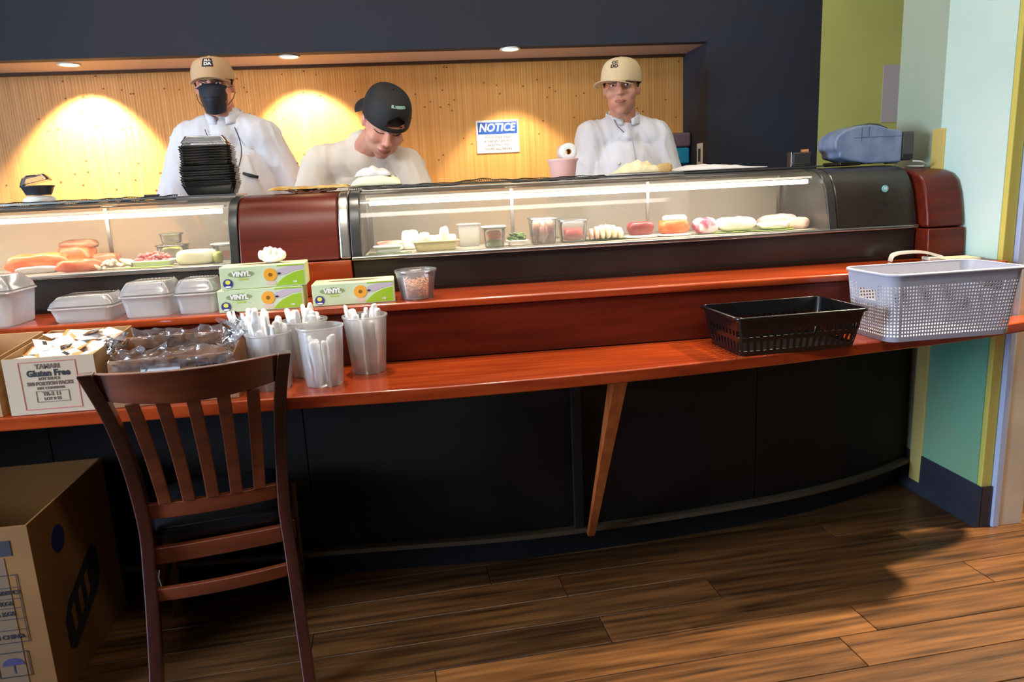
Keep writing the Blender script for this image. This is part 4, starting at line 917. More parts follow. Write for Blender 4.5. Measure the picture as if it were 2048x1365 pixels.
# packets
M_PK = [mat('packet_white', (236, 232, 228), 0.35, bump=0.3, bscale=60), mat('packet_orange', (214, 150, 84), 0.35, bump=0.3, bscale=60)]
def packet_mesh(k):
    w_, d_ = 0.058, 0.040; mb = MB(); nu, nv = 6, 4
    for sgn in (1, -1):
        mb.add([(w_*(i/nu-0.5), d_*(j/nv-0.5), sgn*(0.0003+0.0042*math.sin(math.pi*i/nu)*math.sin(math.pi*j/nv)*(1+0.3*noise.noise(Vector((i, j, k)))))) for j in range(nv+1) for i in range(nu+1)],
               [(j*(nu+1)+i, j*(nu+1)+i+1, (j+1)*(nu+1)+i+1, (j+1)*(nu+1)+i) for j in range(nv) for i in range(nu)])
    me = bpy.data.meshes.new('packet'); me.from_pydata(mb.v, [], mb.f); me.update()
    for p in me.polygons: p.use_smooth = True
    return me
pkm = []
for k in range(3):
    me = packet_mesh(k); me.materials.append(M_PK[0]); me.materials.append(M_PK[1]); me.materials.append(M_INK)
    for p in me.polygons:
        c = p.center
        if k == 0 and c.x > 0.018: p.material_index = 1
        if k == 1 and c.x < -0.02: p.material_index = 1
        if k == 2 and abs(c.y) > 0.013 and c.x > 0: p.material_index = 1
        if k == 2 and abs(c.x+0.008) < 0.006 and abs(c.y) < 0.012: p.material_index = 2
    pkm.append(me)
rr = random.Random(4)
for i in range(64):
    lay = i//16; u = (i % 4)/3; v = ((i//4) % 4)/3
    x = -1.031+0.038+0.136*u+rr.uniform(-0.004, 0.004); y = 1.842+0.046+0.160*v+rr.uniform(-0.006, 0.006)
    z = CZ+0.100+0.010*lay+0.026*v+0.006*math.sin(u*3)+rr.uniform(0, 0.004)
    o = link('sauce_packet', pkm[i % 3], None, None, loc=(x, y, z), rot=(rr.uniform(-0.35, 0.35)+0.12, rr.uniform(-0.35, 0.35), rr.uniform(-1.2, 1.2)))
    tag(o, 'small white and orange sauce packet heaped in the Gluten Free box', 'packet', 'sauce packets heaped in the cardboard box')
fb = MB().box(-1.026, -0.825, 1.850, 2.09, CZ+0.006, CZ+0.092).obj('packet_layer', M_PK[0], gf); fb.location = (1.031, -1.842, -CZ); fb['kind'] = 'stuff'
# box lined with a plastic bag
pb = thing('bag_lined_box', 'low brown cardboard box with a clear plastic bag and white label behind the chair', 'box', (-0.792, 1.842, CZ+0.0006), R(2))
carton(pb, 0.0, 0.300, 0.0, 0.150, 0.118, mat('brown_carton', (150, 104, 66), 0.8), 0.003, 0.150)
MB().box(0.075, 0.168, -0.0008, -0.0002, 0.058, 0.104).obj('white_label', M_PAPER, pb)
mb = MB(); frame_rect(mb, 0.098, 0.160, 0.064, 0.084, -0.0012, 0.0009); mb.obj('label_frame', M_INK, pb); text('label_text', 'Soya Sauce', 0.0105, M_INK, pb, (0.129, -0.0012, 0.074), bold=0.0003)
text('label_mark', 'Z', 0.020, mat('label_green', (90, 140, 120), 0.6), pb, (0.086, -0.0012, 0.088), bold=0.0003)
for x0 in (0.206, 0.246):
    mb = MB(); frame_rect(mb, x0, x0+0.032, 0.068, 0.110, -0.0008, 0.0020); mb.obj('print_frame', M_INK, pb)
    if x0 > 0.22: text('print_mark', '11', 0.030, M_INK, pb, (x0+0.016, -0.0008, 0.089), bold=0.0016)
    else:
        mb = MB(); mb.loft([[(x0+0.008, y, 0.100), (x0+0.010, y, 0.088), (x0+0.015, y, 0.084), (x0+0.015, y, 0.074), (x0+0.018, y, 0.074), (x0+0.018, y, 0.084), (x0+0.023, y, 0.088), (x0+0.025, y, 0.100)] for y in (-0.0011, -0.0005)]); mb.obj('glass_symbol', M_INK, pb)
def bag_strip(name, path, h0, h1, amp, sd):
    n = 60; P_ = smooth_curve(path, 12); vs = []; m_ = 7
    for j in range(m_+1):
        for i, p in enumerate(P_):
            f = j/m_; a = amp*(0.3+f)
            vs.append((p.x+a*noise.noise(Vector((i*0.35, f*3, sd))), p.y+a*noise.noise(Vector((i*0.30, f*3, sd+9))), h0+(h1-h0)*f+a*0.8*noise.noise(Vector((i*0.28, f*2, sd+17)))))
    L_ = len(P_)
    return py(name, vs, [(j*L_+i, j*L_+i+1, (j+1)*L_+i+1, (j+1)*L_+i) for j in range(m_) for i in range(L_-1)], M_BAG, bg, True)
bg = thing('plastic_bag', 'crumpled clear plastic bag spilling over the rim of the low brown box', 'bag', (-0.792, 1.842, CZ), R(2))
bag_strip('bag_lip', [(0.02, 0.012, 0), (0.10, 0.008, 0), (0.20, 0.008, 0), (0.285, 0.012, 0)], 0.112, 0.145, 0.020, 1.0)
bag_strip('bag_lip', [(0.006, 0.015, 0), (-0.004, 0.06, 0), (0.004, 0.13, 0)], 0.105, 0.170, 0.030, 4.0)
bag_strip('bag_lip', [(0.02, 0.138, 0), (0.10, 0.141, 0), (0.20, 0.141, 0), (0.28, 0.138, 0)], 0.120, 0.170, 0.018, 7.0)
bag_strip('bag_side', [(0.290, 0.02, 0), (0.286, 0.07, 0), (0.290, 0.13, 0)], 0.09, 0.185, 0.045, 11.0)
bag_strip('bag_drape', [(0.01, -0.006, 0), (0.08, -0.004, 0), (0.18, -0.004, 0), (0.30, -0.006, 0)], 0.095, 0.122, 0.010, 14.0)
MB().box(0.006, 0.292, 0.006, 0.142, 0.02, 0.06).obj('bag_contents', mat('dark_brown_contents', (96, 66, 44), 0.7, bump=0.4, bscale=40), bg)

# ------------------------------------------------------------------ tall cups of wrapped utensils
M_WRAP = mat('wrapped_utensil', (236, 236, 236), 0.3, bump=0.35, bscale=70)
def stick_mesh(L, wd, k):
    mb = MB(); rings = []
    for i in range(8):
        f = i/7; r = wd*(0.95+0.35*f)*(1 if i < 7 else 0.86)*(1+0.10*math.sin(i*2.1+k)); th = 0.5
        if f > 0.78: r *= 1.12
        rings.append([(r*math.cos(2*math.pi*j/10)+0.0012*math.sin(i*1.3+k), r*th*math.sin(2*math.pi*j/10), L*f) for j in range(10)])
    rings.append([(p[0]*0.68, p[1]*0.7, L*1.028) for p in rings[-1]]); rings.append([(p[0]*0.4, p[1]*0.4, L*1.036) for p in rings[-1]])
    mb.loft(rings); me = bpy.data.meshes.new('utensil'); me.from_pydata(mb.v, [], mb.f); me.update(); me.materials.append(M_WRAP)
    for p in me.polygons: p.use_smooth = True
    return me
sticks = [stick_mesh(L, wd, k) for k, (L, wd) in enumerate(((0.165, 0.0085), (0.152, 0.0100), (0.172, 0.0080), (0.146, 0.0095)))]
def cup(loc, r0, r1, h, label, grp, n, ul, seed, tall=1.0, m=None):
    t = thing('plastic_cup', label, 'cup', loc); m = m or M_CUP
    o = MB().lathe([(0.002, 0.002), (r0-0.004, 0.002), (r0-0.002, 0.0), (r0, 0.003), (r0+(r1-r0)*0.5, h*0.5), (r1-0.001, h-0.008), (r1-0.001, h-0.006), (r1+0.002, h-0.004), (r1+0.0025, h), (r1-0.001, h)], 40).obj('cup_wall', m, t, True); sol(o, 0.001, 1.0)
    rr = random.Random(seed)
    for i in range(n):
        a = 2*math.pi*i/n+rr.uniform(-0.2, 0.2); rb = (r0-0.016)*rr.uniform(0.2, 0.9); a2 = a+rr.uniform(-0.3, 0.3); rt = (r1-0.013)*rr.uniform(0.6, 1.0)
        b = Vector((loc[0]+rb*math.cos(a), loc[1]+rb*math.sin(a), loc[2]+0.006)); tp = Vector((loc[0]+rt*math.cos(a2), loc[1]+rt*math.sin(a2), loc[2]+h)); d = (tp-b).normalized()
        o = link('wrapped_utensil', sticks[(i+seed) % 4], None, None, loc=b, rot=(d.to_track_quat('Z', 'Y')@Euler((0, 0, a)).to_quaternion()).to_euler()); o.scale = (1, 1, tall*rr.uniform(0.92, 1.08))
        tag(o, ul, 'utensil', grp)
cup((-0.288, 1.930, CZ+0.0004), 0.048, 0.0590, 0.158, 'frosted plastic cup nearest the counter edge, its rim empty', 'utensils in the front cup', 10, 'white wrapped utensil inside the front frosted cup below its rim', 1, 0.72)
cup((-0.178, 2.035, CZ+0.0004), 0.046, 0.0600, 0.162, 'frosted plastic cup of utensils standing apart, rightmost of the group', 'utensils in the right cup', 15, 'white wrapped utensil in the rightmost frosted cup', 2)
cup((-0.345, 2.052, CZ+0.0004), 0.046, 0.0600, 0.158, 'frosted plastic cup of utensils behind the front cup, below the vinyl boxes', 'utensils in the middle cup', 16, 'white wrapped utensil in the cup behind the front cup', 3, 1.05)
cup((-0.422, 1.935, CZ+0.0004), 0.046, 0.0570, 0.150, 'frosted plastic cup of utensils directly right of the chair back post', 'utensils in the cup by the chair', 15, 'white wrapped utensil in the cup right of the chair post', 4, 1.08)
cup((-0.500, 2.052, CZ+0.0004), 0.034, 0.0540, 0.150, 'bluish frosted plastic cup of utensils beside the plastic bag', 'utensils in the cup by the bag', 15, 'white wrapped utensil in the bluish cup by the bag', 5, 1.05, film('bluish_cup', (222, 230, 246), haze=0.34, rough=0.25, spec=0.35))
# deli tub of brown shreds on the ledge
t = thing('deli_container', 'clear round deli container of brown shreds on the ledge right of the glove boxes', 'container', (-0.030, 2.195, LZ+0.0004))
o = MB().lathe([(0.002, 0.002), (0.043, 0.002), (0.046, 0.0), (0.047, 0.004), (0.058, 0.074), (0.0585, 0.078), (0.062, 0.081), (0.0625, 0.087), (0.0585, 0.087)], 40).obj('container_wall', film('deli_clear', (240, 240, 242), haze=0.18, rough=0.15, spec=0.5), t, True); sol(o, 0.001, 1)
mb = MB(); rr = random.Random(9)
for i in range(280):
    a = rr.uniform(0, 6.28); z = rr.uniform(0.006, 0.058); rmax = 0.042+0.010*z/0.07; r_ = rmax*math.sqrt(rr.random())*0.98; c = Vector((r_*math.cos(a), r_*math.sin(a), z)); d = Vector((rr.uniform(-1, 1), rr.uniform(-1, 1), rr.uniform(-0.5, 0.5))).normalized()*0.006
    mb.tube([c-d, c+Vector((0, 0, 0.0015)), c+d], 0.0018, 4)
o = mb.obj('brown_shreds', mat('shreds', (232, 180, 140), 0.7, col2=(206, 142, 98), scale=60), t); o['kind'] = 'stuff'
# ------------------------------------------------------------------ vinyl glove boxes
M_GB = mat('glove_box_card', (186, 206, 156), 0.45, col2=(206, 214, 186), scale=7); M_GT = mat('glove_box_top', (226, 232, 170), 0.45); M_LEAF = mat('print_green', (150, 186, 40), 0.45)
def glove_box(loc, rz, label, glove=False):
    w_, d_, h_ = 0.236, 0.112, 0.0635; t = thing('glove_box', label, 'box', loc, rz)
    bev(MB().box(0, w_, 0, d_, 0, h_).obj('carton', M_GB, t), 0.0015)
    mb = MB(); mb.loft([rrect(w_-0.003, d_-0.003, 0.002, h_+0.0001, 1, (w_/2, d_/2)), rrect(w_-0.003, d_-0.003, 0.002, h_+0.0007, 1, (w_/2, d_/2))]); mb.obj('top_panel', M_GT, t)
    MB().box(w_-0.0002, w_+0.0006, 0.001, d_-0.001, 0.001, h_-0.001).obj('end_panel', M_GT, t)
    el = lambda z: [(w_*0.5+0.075*math.cos(a)*(1-0.25*abs(math.sin(a))), d_*0.5+0.020*math.sin(a), z) for a in [2*math.pi*k/24 for k in range(24)]]
    mb = MB(); mb.loft([el(h_+0.0008), el(h_+0.0014)]); mb.obj('opening', M_INKBR if not glove else M_INKBR, t)
    y = -0.0007
    mb = MB(); mb.loft([[(x, yy, z) for x, z in ((0.150, 0.003), (0.232, 0.003), (0.232, 0.045), (0.205, 0.040), (0.178, 0.028), (0.160, 0.014))] for yy in (y, -0.0001)]); mb.obj('green_leaf_print', M_LEAF, t)
    mb = MB(); mb.loft([[(x, yy, z) for x, z in ((0.150, 0.032), (0.178, 0.034), (0.205, 0.044), (0.232, 0.048), (0.232, 0.058), (0.190, 0.058), (0.160, 0.050))] for yy in (y, -0.0001)]); mb.obj('hand_print', mat('print_lilac', (190, 176, 186), 0.45), t)
    mb = MB(); mb.box(0.158, 0.233, y, -0.0001, 0.0585, 0.0625); mb.obj('green_band', M_LEAF, t)
    mb = MB(); disc(mb, (0.138, -0.0008, 0.036), 0.0185, 'y', 22, 0.0006); fo = mb.obj('flower_print', mat('print_orange', (232, 162, 48), 0.45), t)
    mb = MB(); disc(mb, (0.138, -0.0018, 0.036), 0.0055, 'y', 14, 0.0003); mb.obj('flower_centre', mat('print_brown', (140, 84, 20), 0.5), fo)
    mb = MB(); mb.loft([[(0.138+0.014*math.cos(a)*1.0, yy, 0.012+0.007*math.sin(a)) for a in [2*math.pi*k/14 for k in range(14)]] for yy in (y, -0.0001)]); mb.obj('fingertip_print', mat('print_pink', (214, 190, 176), 0.45), t)
    mb = MB(); disc(mb, (0.163, -0.0012, 0.038), 0.005, 'y', 10, 0.0004, 0.003); mb.obj('dark_spot_print', M_INK, t)
    mb = MB(); disc(mb, (0.020, -0.0008, 0.0175), 0.0135, 'y', 24, 0.0006); bo = mb.obj('round_seal', mat('seal_blue', (56, 60, 130), 0.45), t)
    mb = MB(); disc(mb, (0.020, -0.0018, 0.0215), 0.0070, 'y', 16, 0.0003, 0.0062); mb.obj('seal_centre', mat('seal_yellow', (226, 220, 90), 0.45), bo)
    mb = MB(); disc(mb, (0.020, -0.0018, 0.0085), 0.0085, 'y', 16, 0.0003, 0.0024); mb.obj('seal_band', M_PAPER, bo)
    mb = MB(); mb.loft([[(0.058+0.036*math.cos(a)*(0.7+0.3*abs(math.cos(a))), yy, 0.043+0.0105*math.sin(a)) for a in [2*math.pi*k/20 for k in range(20)]] for yy in (y, -0.0001)]); mb.obj('title_oval', mat('print_sage', (138, 152, 104), 0.45), t)
    text('box_title', 'VINYL', 0.0185, M_PAPER, t, (0.058, -0.0012, 0.043), bold=0.0009, shear=0.1)
    text('box_subtitle', 'GLOVES', 0.0075, mat('print_lime', (208, 214, 80), 0.45), t, (0.062, -0.0006, 0.0275), bold=0.0002)
    text('box_note', '100', 0.008, M_PAPER, t, (0.205, -0.0012, 0.012), bold=0.0002)
    return t
glove_box((-0.594, 2.142, LZ+0.0004), R(2.5), 'green vinyl glove box under another one, lower of the stacked pair')
glove_box((-0.582, 2.146, LZ+0.0655), R(3.5), 'green vinyl glove box with a white glove sticking out, on top of the pair')
glove_box((-0.332, 2.150, LZ+0.0004), R(1.5), 'green vinyl glove box standing alone on the ledge left of the deli container')
t = thing('white_glove', 'crumpled white vinyl glove sticking out of the upper glove box', 'glove', (-0.448, 2.212, LZ+0.0655+0.0652))
mb = MB(); mb.ellip((0.004, 0, 0.008), (0.030, 0.018, 0.009), 14, 8)
for k, (x, z) in enumerate(((-0.026, 0.016), (-0.012, 0.022), (0.0, 0.023), (0.012, 0.020), (0.024, 0.019), (0.033, 0.014))): mb.ellip((x, 0.003*math.sin(k*2), z), (0.0085, 0.012, 0.010), 12, 8, (0, 0.2*k, 0))
remesh(mb, 'glove_fold', M_PAPER, t, 0.0016, 1).scale = (1.05, 1, 1.5)

# ------------------------------------------------------------------ baskets
def basket(t, name, w_, d_, h_, r_, taper, m, cell, keep, thick, rimw=0.006, base=0.004, shear=0.0):
    """wall of cells; keep(side_u, v, i, j, n, m) tells whether a cell is solid"""
    per = 2*(w_+d_)-8*r_+2*math.pi*r_; n = int(per/cell); nz_ = int(h_/cell)
    def ring(w1, d1, r1, z):
        L1 = [w1-2*r1, math.pi*r1/2, d1-2*r1, math.pi*r1/2]*2; tot = sum(L1[:8]) ; out = []
        starts = [(-w1/2+r1, -d1/2, 0), None]
        for k in range(n):
            s_ = tot*k/n; x = y = 0
            segs = [('l', (-w1/2+r1, -d1/2), (1, 0), w1-2*r1), ('a', (w1/2-r1, -d1/2+r1), -90, math.pi*r1/2), ('l', (w1/2, -d1/2+r1), (0, 1), d1-2*r1), ('a', (w1/2-r1, d1/2-r1), 0, math.pi*r1/2),
                    ('l', (w1/2-r1, d1/2), (-1, 0), w1-2*r1), ('a', (-w1/2+r1, d1/2-r1), 90, math.pi*r1/2), ('l', (-w1/2, d1/2-r1), (0, -1), d1-2*r1), ('a', (-w1/2+r1, -d1/2+r1), 180, math.pi*r1/2)]
            for q_ in segs:
                if s_ <= q_[3]+1e-9:
                    if q_[0] == 'l': x, y = q_[1][0]+q_[2][0]*s_, q_[1][1]+q_[2][1]*s_
                    else: a = R(q_[2])+s_/r1; x, y = q_[1][0]+r1*math.cos(a), q_[1][1]+r1*math.sin(a)
                    break
                s_ -= q_[3]
            out.append((x, y+shear*z/h_, z))
        return out
    rings = []
    for j in range(nz_+1):
        f = j/nz_; k = taper+(1-taper)*f; rings.append(ring(w_*k, d_-(w_-w_*k), r_, h_*f))
    vs = [p for r1 in rings for p in r1]; fs = []
    for j in range(nz_):
        for i in range(n):
            if keep(i, j, n, nz_, rings[j][i]): fs.append((j*n+i, j*n+(i+1) % n, (j+1)*n+(i+1) % n, (j+1)*n+i))
    o = py(name, vs, fs, m, t); sol(o, thick, -1)
    bt = MB(); bt.loft([[(x, y, 0.0) for x, y, z in rings[0]], [(x, y, base) for x, y, z in rings[0]]]); bt.obj('basket_floor', m, t)
    rim = [Vector(p)+Vector((0, 0, 0)) for p in rings[-1]]; mb = MB(); N_ = []
    c0 = Vector((0, shear, 0))
    prof = [(-0.0005, -0.001), (rimw*0.6, -0.001), (rimw, -0.006), (rimw+0.0015, -0.006), (rimw*0.9, 0.0015), (0.001, 0.0022), (-0.002, 0.0)]
    rr_ = []
    for a_, z_ in prof:
        row = []
        for i in range(n):
            p = rim[i]; tg = (rim[(i+1) % n]-rim[i-1]).normalized(); nr = Vector((tg.y, -tg.x, 0)); row.append(p+nr*a_+Vector((0, 0, z_)))
        rr_.append(row)
    rr_.append(rr_[0]); mb.loft(rr_, cap=False); mb.obj('rim', m, t, True); return rings, n, nz_
gb = thing('grey_storage_basket', 'large light grey woven-pattern plastic basket at the right end of the counter', 'basket', (1.503, 1.996, CZ+0.0005), R(0.6))
def kg(i, j, n, nz_, p):
    f = j/nz_
    if f > 0.80 or f < 0.07: return True
    if 0.52 < f < 0.80 and abs(p[0]) > 0.12 and abs(p[1]) < 0.058 and not (abs(p[1]) > 0.05): return not (0.58 < f < 0.72 and abs(p[1]) < 0.04)
    return (i % 2 == 0) or (j % 2 == 0)
basket(gb, 'woven_wall', 0.428, 0.232, 0.198, 0.035, 0.92, M_GREYB, 0.0050, kg, 0.0014, 0.004)
mb = MB()
for j in (0.055, 0.068, 0.076): pass
kb = thing('black_plastic_basket', 'shallow black plastic basket with slotted sides on the counter beside the grey basket', 'basket', (1.022, 1.980, CZ+0.0005), R(2.5))
def kk(i, j, n, nz_, p):
    f = j/nz_
    if f > 0.62 or f < 0.10: return True
    if 0.34 < f <= 0.46: return True
    if f > 0.46: return (i % 5) < 2
    return (i % 5) < 2
basket(kb, 'slotted_wall', 0.388, 0.245, 0.112, 0.018, 0.89, M_BLKB, 0.0044, kk, 0.0022, 0.006)
# pale things behind the grey basket on the ledge
t = thing('white_scoop', 'cream plastic scoop handle lying on the ledge behind the grey basket', 'scoop', (1.665, 2.315, LZ+0.0004), R(-8))
mb = MB(); P_ = smooth_curve([(-0.075, 0, 0.006), (-0.066, 0, 0.024), (-0.03, 0, 0.031), (0.03, 0, 0.030), (0.075, 0, 0.018), (0.10, 0, 0.010)], 5)
bev(MB().loft([[(p.x, -0.016, p.z-0.005), (p.x, 0.016, p.z-0.005), (p.x, 0.013, p.z+0.004), (p.x, -0.013, p.z+0.004)] for p in P_]).obj('handle', mat('cream_plastic', (216, 210, 192), 0.4), t), 0.003, 3)
bev(MB().box(0.045, 0.105, -0.026, 0.026, 0.0, 0.012).obj('scoop_plate', mat('cream_plastic', (216, 210, 192), 0.4), t), 0.003, 2)
t = thing('paper_stack', 'thin stack of cream papers on the ledge against the mint wall', 'paper', (1.795, 2.265, LZ+0.0064), R(-6))
for k in range(3): MB().box(-0.055+0.004*k, 0.05+0.002*k, -0.05+0.006*k, 0.03+0.003*k, 0.0016*k, 0.0016*k+0.0012).obj('paper_sheet', mat('cream_paper', (226, 216, 176), 0.7), t)

# ------------------------------------------------------------------ food in the cases
FZ = 1.0565
def slab(name, m, t, w_, d_, h_, amp=0.10, sd=1.0, nu=26, loc=(0, 0, 0), rot=0, pw=0.35):
    mb = MB(); rings = []; nr = 9
    for j in range(nr+1):
        ph = math.pi*j/nr; rad = max(0.02, math.sin(ph))**pw; z = h_/2*(1-math.cos(ph)); row = []
        for k in range(nu):
            a = 2*math.pi*k/nu; cx, sy = math.cos(a), math.sin(a); g = 1+amp*noise.noise(Vector((cx*1.6+sd, sy*1.6, ph*0.8)))*2
            row.append((w_/2*rad*g*math.copysign(abs(cx)**0.6, cx), d_/2*rad*g*math.copysign(abs(sy)**0.6, sy), max(0, z*(1+amp*noise.noise(Vector((cx*2, sy*2+sd, 3)))))))
        rings.append(row)
    mb.loft(rings); o = mb.obj(name, m, t, True); o.location = loc; o.rotation_euler = (0, 0, rot); return o
def heap(name, m, t, w_, d_, h_, n, size, sd, loc=(0, 0, 0), elong=1.0):
    mb = MB(); rr = random.Random(sd)
    for i in range(n):
        x = rr.uniform(-1, 1); y = rr.uniform(-1, 1); hh = h_*(1-0.7*(x*x+y*y)/2); s_ = size*rr.uniform(0.7, 1.3)
        z = max(s_*0.5, hh*rr.uniform(0.3, 1.0))
        mb.ellip((x*w_/2, y*d_/2, z), (s_*elong, s_*0.8, s_*0.6), 8, 6, (rr.uniform(-0.6, 0.6), rr.uniform(-0.6, 0.6), rr.uniform(0, 3)))
    o = mb.obj(name, m, t, True); o.location = loc; o['kind'] = 'stuff'; return o
def leaf(t, w_, d_, m, z=0.001, sd=0.0, name='leaf'):
    o = cloth_patch(name, lambda u, v: ((u-0.5)*w_, (v-0.5)*d_*(0.5+0.5*math.sin(math.pi*min(0.98, max(0.02, u)))), z+0.002+0.004*abs(noise.noise(Vector((u*6, v*4, sd))))), 16, 8, m, t, 0.0006); return o
def tbox(t, w_, d_, h_, m=None, name='container_tub'): return tub(name, w_, d_, h_, 0.012, m or M_CLEAR, t, 0.88, 0.003)
F_SAL = mat('salmon', (226, 92, 34), 0.35, col2=(240, 148, 88), scale=14, stretch=(1, 4, 4), contrast=(0.45, 0.75)); F_TUNA = mat('tuna', (120, 34, 36), 0.3, col2=(160, 70, 66), scale=18); F_RED = mat('red_tuna', (206, 52, 46), 0.3, col2=(224, 92, 76), scale=16)
F_WHT = mat('white_fish', (240, 226, 218), 0.35, col2=(246, 236, 230), scale=16); F_PNK = mat('pink_shrimp', (232, 170, 150), 0.4, col2=(244, 212, 196), scale=20); F_GRN = mat('green_leaf', (110, 150, 50), 0.5, col2=(160, 190, 70), scale=24)
F_DGRN = mat('seaweed', (52, 84, 30), 0.5, col2=(84, 116, 44), scale=30); F_YEL = mat('green_yellow_jar', (168, 164, 60), 0.4, col2=(190, 184, 92), scale=16); F_ROE = mat('orange_roe', (244, 140, 60), 0.3); F_CRAB = mat('crab_stick', (222, 84, 52), 0.4, col2=(240, 220, 206), scale=9, stretch=(1, 6, 6))
F_OCT = mat('octopus', (176, 74, 96), 0.4, col2=(240, 214, 222), scale=26, contrast=(0.4, 0.55)); F_MINCE = mat('minced_tuna', (206, 112, 100), 0.4, col2=(168, 70, 72), scale=50); F_BRN = mat('brown_skin', (140, 84, 54), 0.4, col2=(176, 116, 76), scale=20); F_GING = mat('pale_ginger', (240, 226, 196), 0.4)
M_DISH = mat('white_dish', (244, 242, 238), 0.3); M_BEIGED = mat('beige_tray', (198, 186, 132), 0.4)
def food(name, label, cat, x, y, rz=0.0, z=FZ): return thing(name, label, cat, (x, y, z), rz)
# left case
t = food('salmon_fillet', 'bright orange salmon fillet at the far left of the left case', 'fish', -1.225, 2.50, R(10)); slab('flesh', F_SAL, t, 0.18, 0.07, 0.058, 0.16, 1.0); slab('skin', mat('silver_skin', (176, 172, 168), 0.25), t, 0.12, 0.018, 0.022, 0.1, 2.0, loc=(0, -0.045, 0))
t = food('salmon_fillet', 'folded orange salmon fillet with brown skin, standing highest in the left case', 'fish', -1.165, 2.62, R(-12)); slab('flesh', F_SAL, t, 0.12, 0.06, 0.080, 0.12, 3.0); slab('skin', F_BRN, t, 0.112, 0.056, 0.030, 0.14, 4.0, loc=(0.014, 0.004, 0.062), rot=0.2)
t = food('salmon_fillet', 'orange salmon piece lying flat at the front glass of the left case', 'fish', -1.075, 2.435, R(4)); slab('flesh', F_SAL, t, 0.14, 0.045, 0.036, 0.16, 6.0)
t = food('fish_fillet', 'grey-brown fish fillet behind the ginger heap in the left case', 'fish', -1.045, 2.555, R(-18)); slab('flesh', F_BRN, t, 0.10, 0.05, 0.045, 0.16, 8.0); slab('belly', F_PNK, t, 0.07, 0.03, 0.02, 0.12, 9.0, loc=(-0.03, -0.045, 0))
t = food('ginger_heap', 'heap of pale yellow pickled ginger in the left case', 'food', -0.985, 2.455); heap('ginger_slices', F_GING, t, 0.10, 0.06, 0.034, 40, 0.009, 3, elong=1.8)
t = food('minced_tuna_tray', 'white tray of pink minced tuna on a green leaf in the left case', 'food', -0.868, 2.475); tbox(t, 0.12, 0.07, 0.020, M_DISH, 'dish'); heap('minced_tuna', F_MINCE, t, 0.095, 0.05, 0.030, 70, 0.0085, 5, (0, 0, 0.014)); leaf(t, 0.15, 0.05, F_GRN, 0.0005, 2.0).location = (0.0, -0.052, 0.0)
t = food('pickle_container', 'clear container of yellow-green pickles at the back of the left case', 'container', -0.845, 2.60); tbox(t, 0.088, 0.075, 0.060); slab('pickles', F_YEL, t, 0.070, 0.058, 0.052, 0.12, 2.5, loc=(0, 0, 0.003)); 
t = food('pickle_container', 'smaller container of dark green pickles stacked on the pickle container', 'container', -0.845, 2.60, R(8), FZ+0.0655); tbox(t, 0.066, 0.055, 0.032); slab('pickles', mat('olive_pickle', (140, 128, 40), 0.4), t, 0.050, 0.04, 0.026, 0.12, 3.5, loc=(0, 0, 0.003))
t = food('tofu_pack', 'large plastic wrapped pale block with green side in the left case', 'food', -0.735, 2.475, R(-3)); slab('pale_block', mat('pale_green_block', (220, 220, 184), 0.4), t, 0.125, 0.075, 0.046, 0.06, 5.5, pw=0.2); slab('green_end', mat('lime_end', (176, 184, 90), 0.4), t, 0.022, 0.06, 0.036, 0.06, 6.5, loc=(0.068, 0, 0))
t = food('food_container', 'clear container with orange food and a white rim at the right of the left case', 'container', -0.665, 2.60); tbox(t, 0.085, 0.08, 0.052); slab('orange_food', F_SAL, t, 0.066, 0.06, 0.026, 0.12, 7.5, loc=(0, 0, 0.004)); MB().box(-0.046, 0.046, -0.043, 0.043, 0.054, 0.057).obj('container_lid', M_WHITEP, t)
# middle case
t = food('crab_stick', 'red crab sticks lying behind the white dish, far left of the middle case', 'food', -0.115, 2.56, R(6)); [slab('stick', F_CRAB, t, 0.09, 0.014, 0.014, 0.05, k, loc=(0.0, 0.017*k-0.017, 0)) for k in range(3)]; 
for ch in t.children: ch.location.z = 0.020
slab('under_sticks', F_WHT, t, 0.09, 0.05, 0.020, 0.05, 3.0)
t = food('white_dish', 'small square white dish on a dark green leaf at the left of the middle case', 'dish', -0.118, 2.455); leaf(t, 0.14, 0.055, F_DGRN, 0.0, 3.0).location = (0.008, -0.04, 0); tbox(t, 0.088, 0.06, 0.024, M_DISH, 'dish'); slab('white_food', F_WHT, t, 0.072, 0.045, 0.016, 0.06, 1.5, loc=(0, 0, 0.012))
t = food('white_fish_block', 'tall white block of fish behind the beige tray in the middle case', 'fish', -0.045, 2.575); slab('flesh', F_WHT, t, 0.062, 0.05, 0.066, 0.05, 4.4, pw=0.25)
t = food('beige_food_tray', 'beige rectangular tray heaped with white fish slices in the middle case', 'food', 0.040, 2.470, R(2)); tbox(t, 0.150, 0.072, 0.032, M_BEIGED, 'tray')
for k in range(6): slab('fish_slice', F_WHT, t, 0.030, 0.052, 0.030+0.010*(k % 3 == 1)+0.016*(k == 4), 0.12, 5.0+k, loc=(-0.056+0.022*k, 0.004*math.sin(k*2), 0.020), rot=0.3*math.sin(k))
t = food('green_sauce_container', 'yellow-green filled plastic container behind, right of the beige tray', 'container', 0.160, 2.575); tbox(t, 0.078, 0.07, 0.078, M_TUB); slab('green_contents', F_YEL, t, 0.064, 0.056, 0.05, 0.05, 6.6, loc=(0, 0, 0.003))
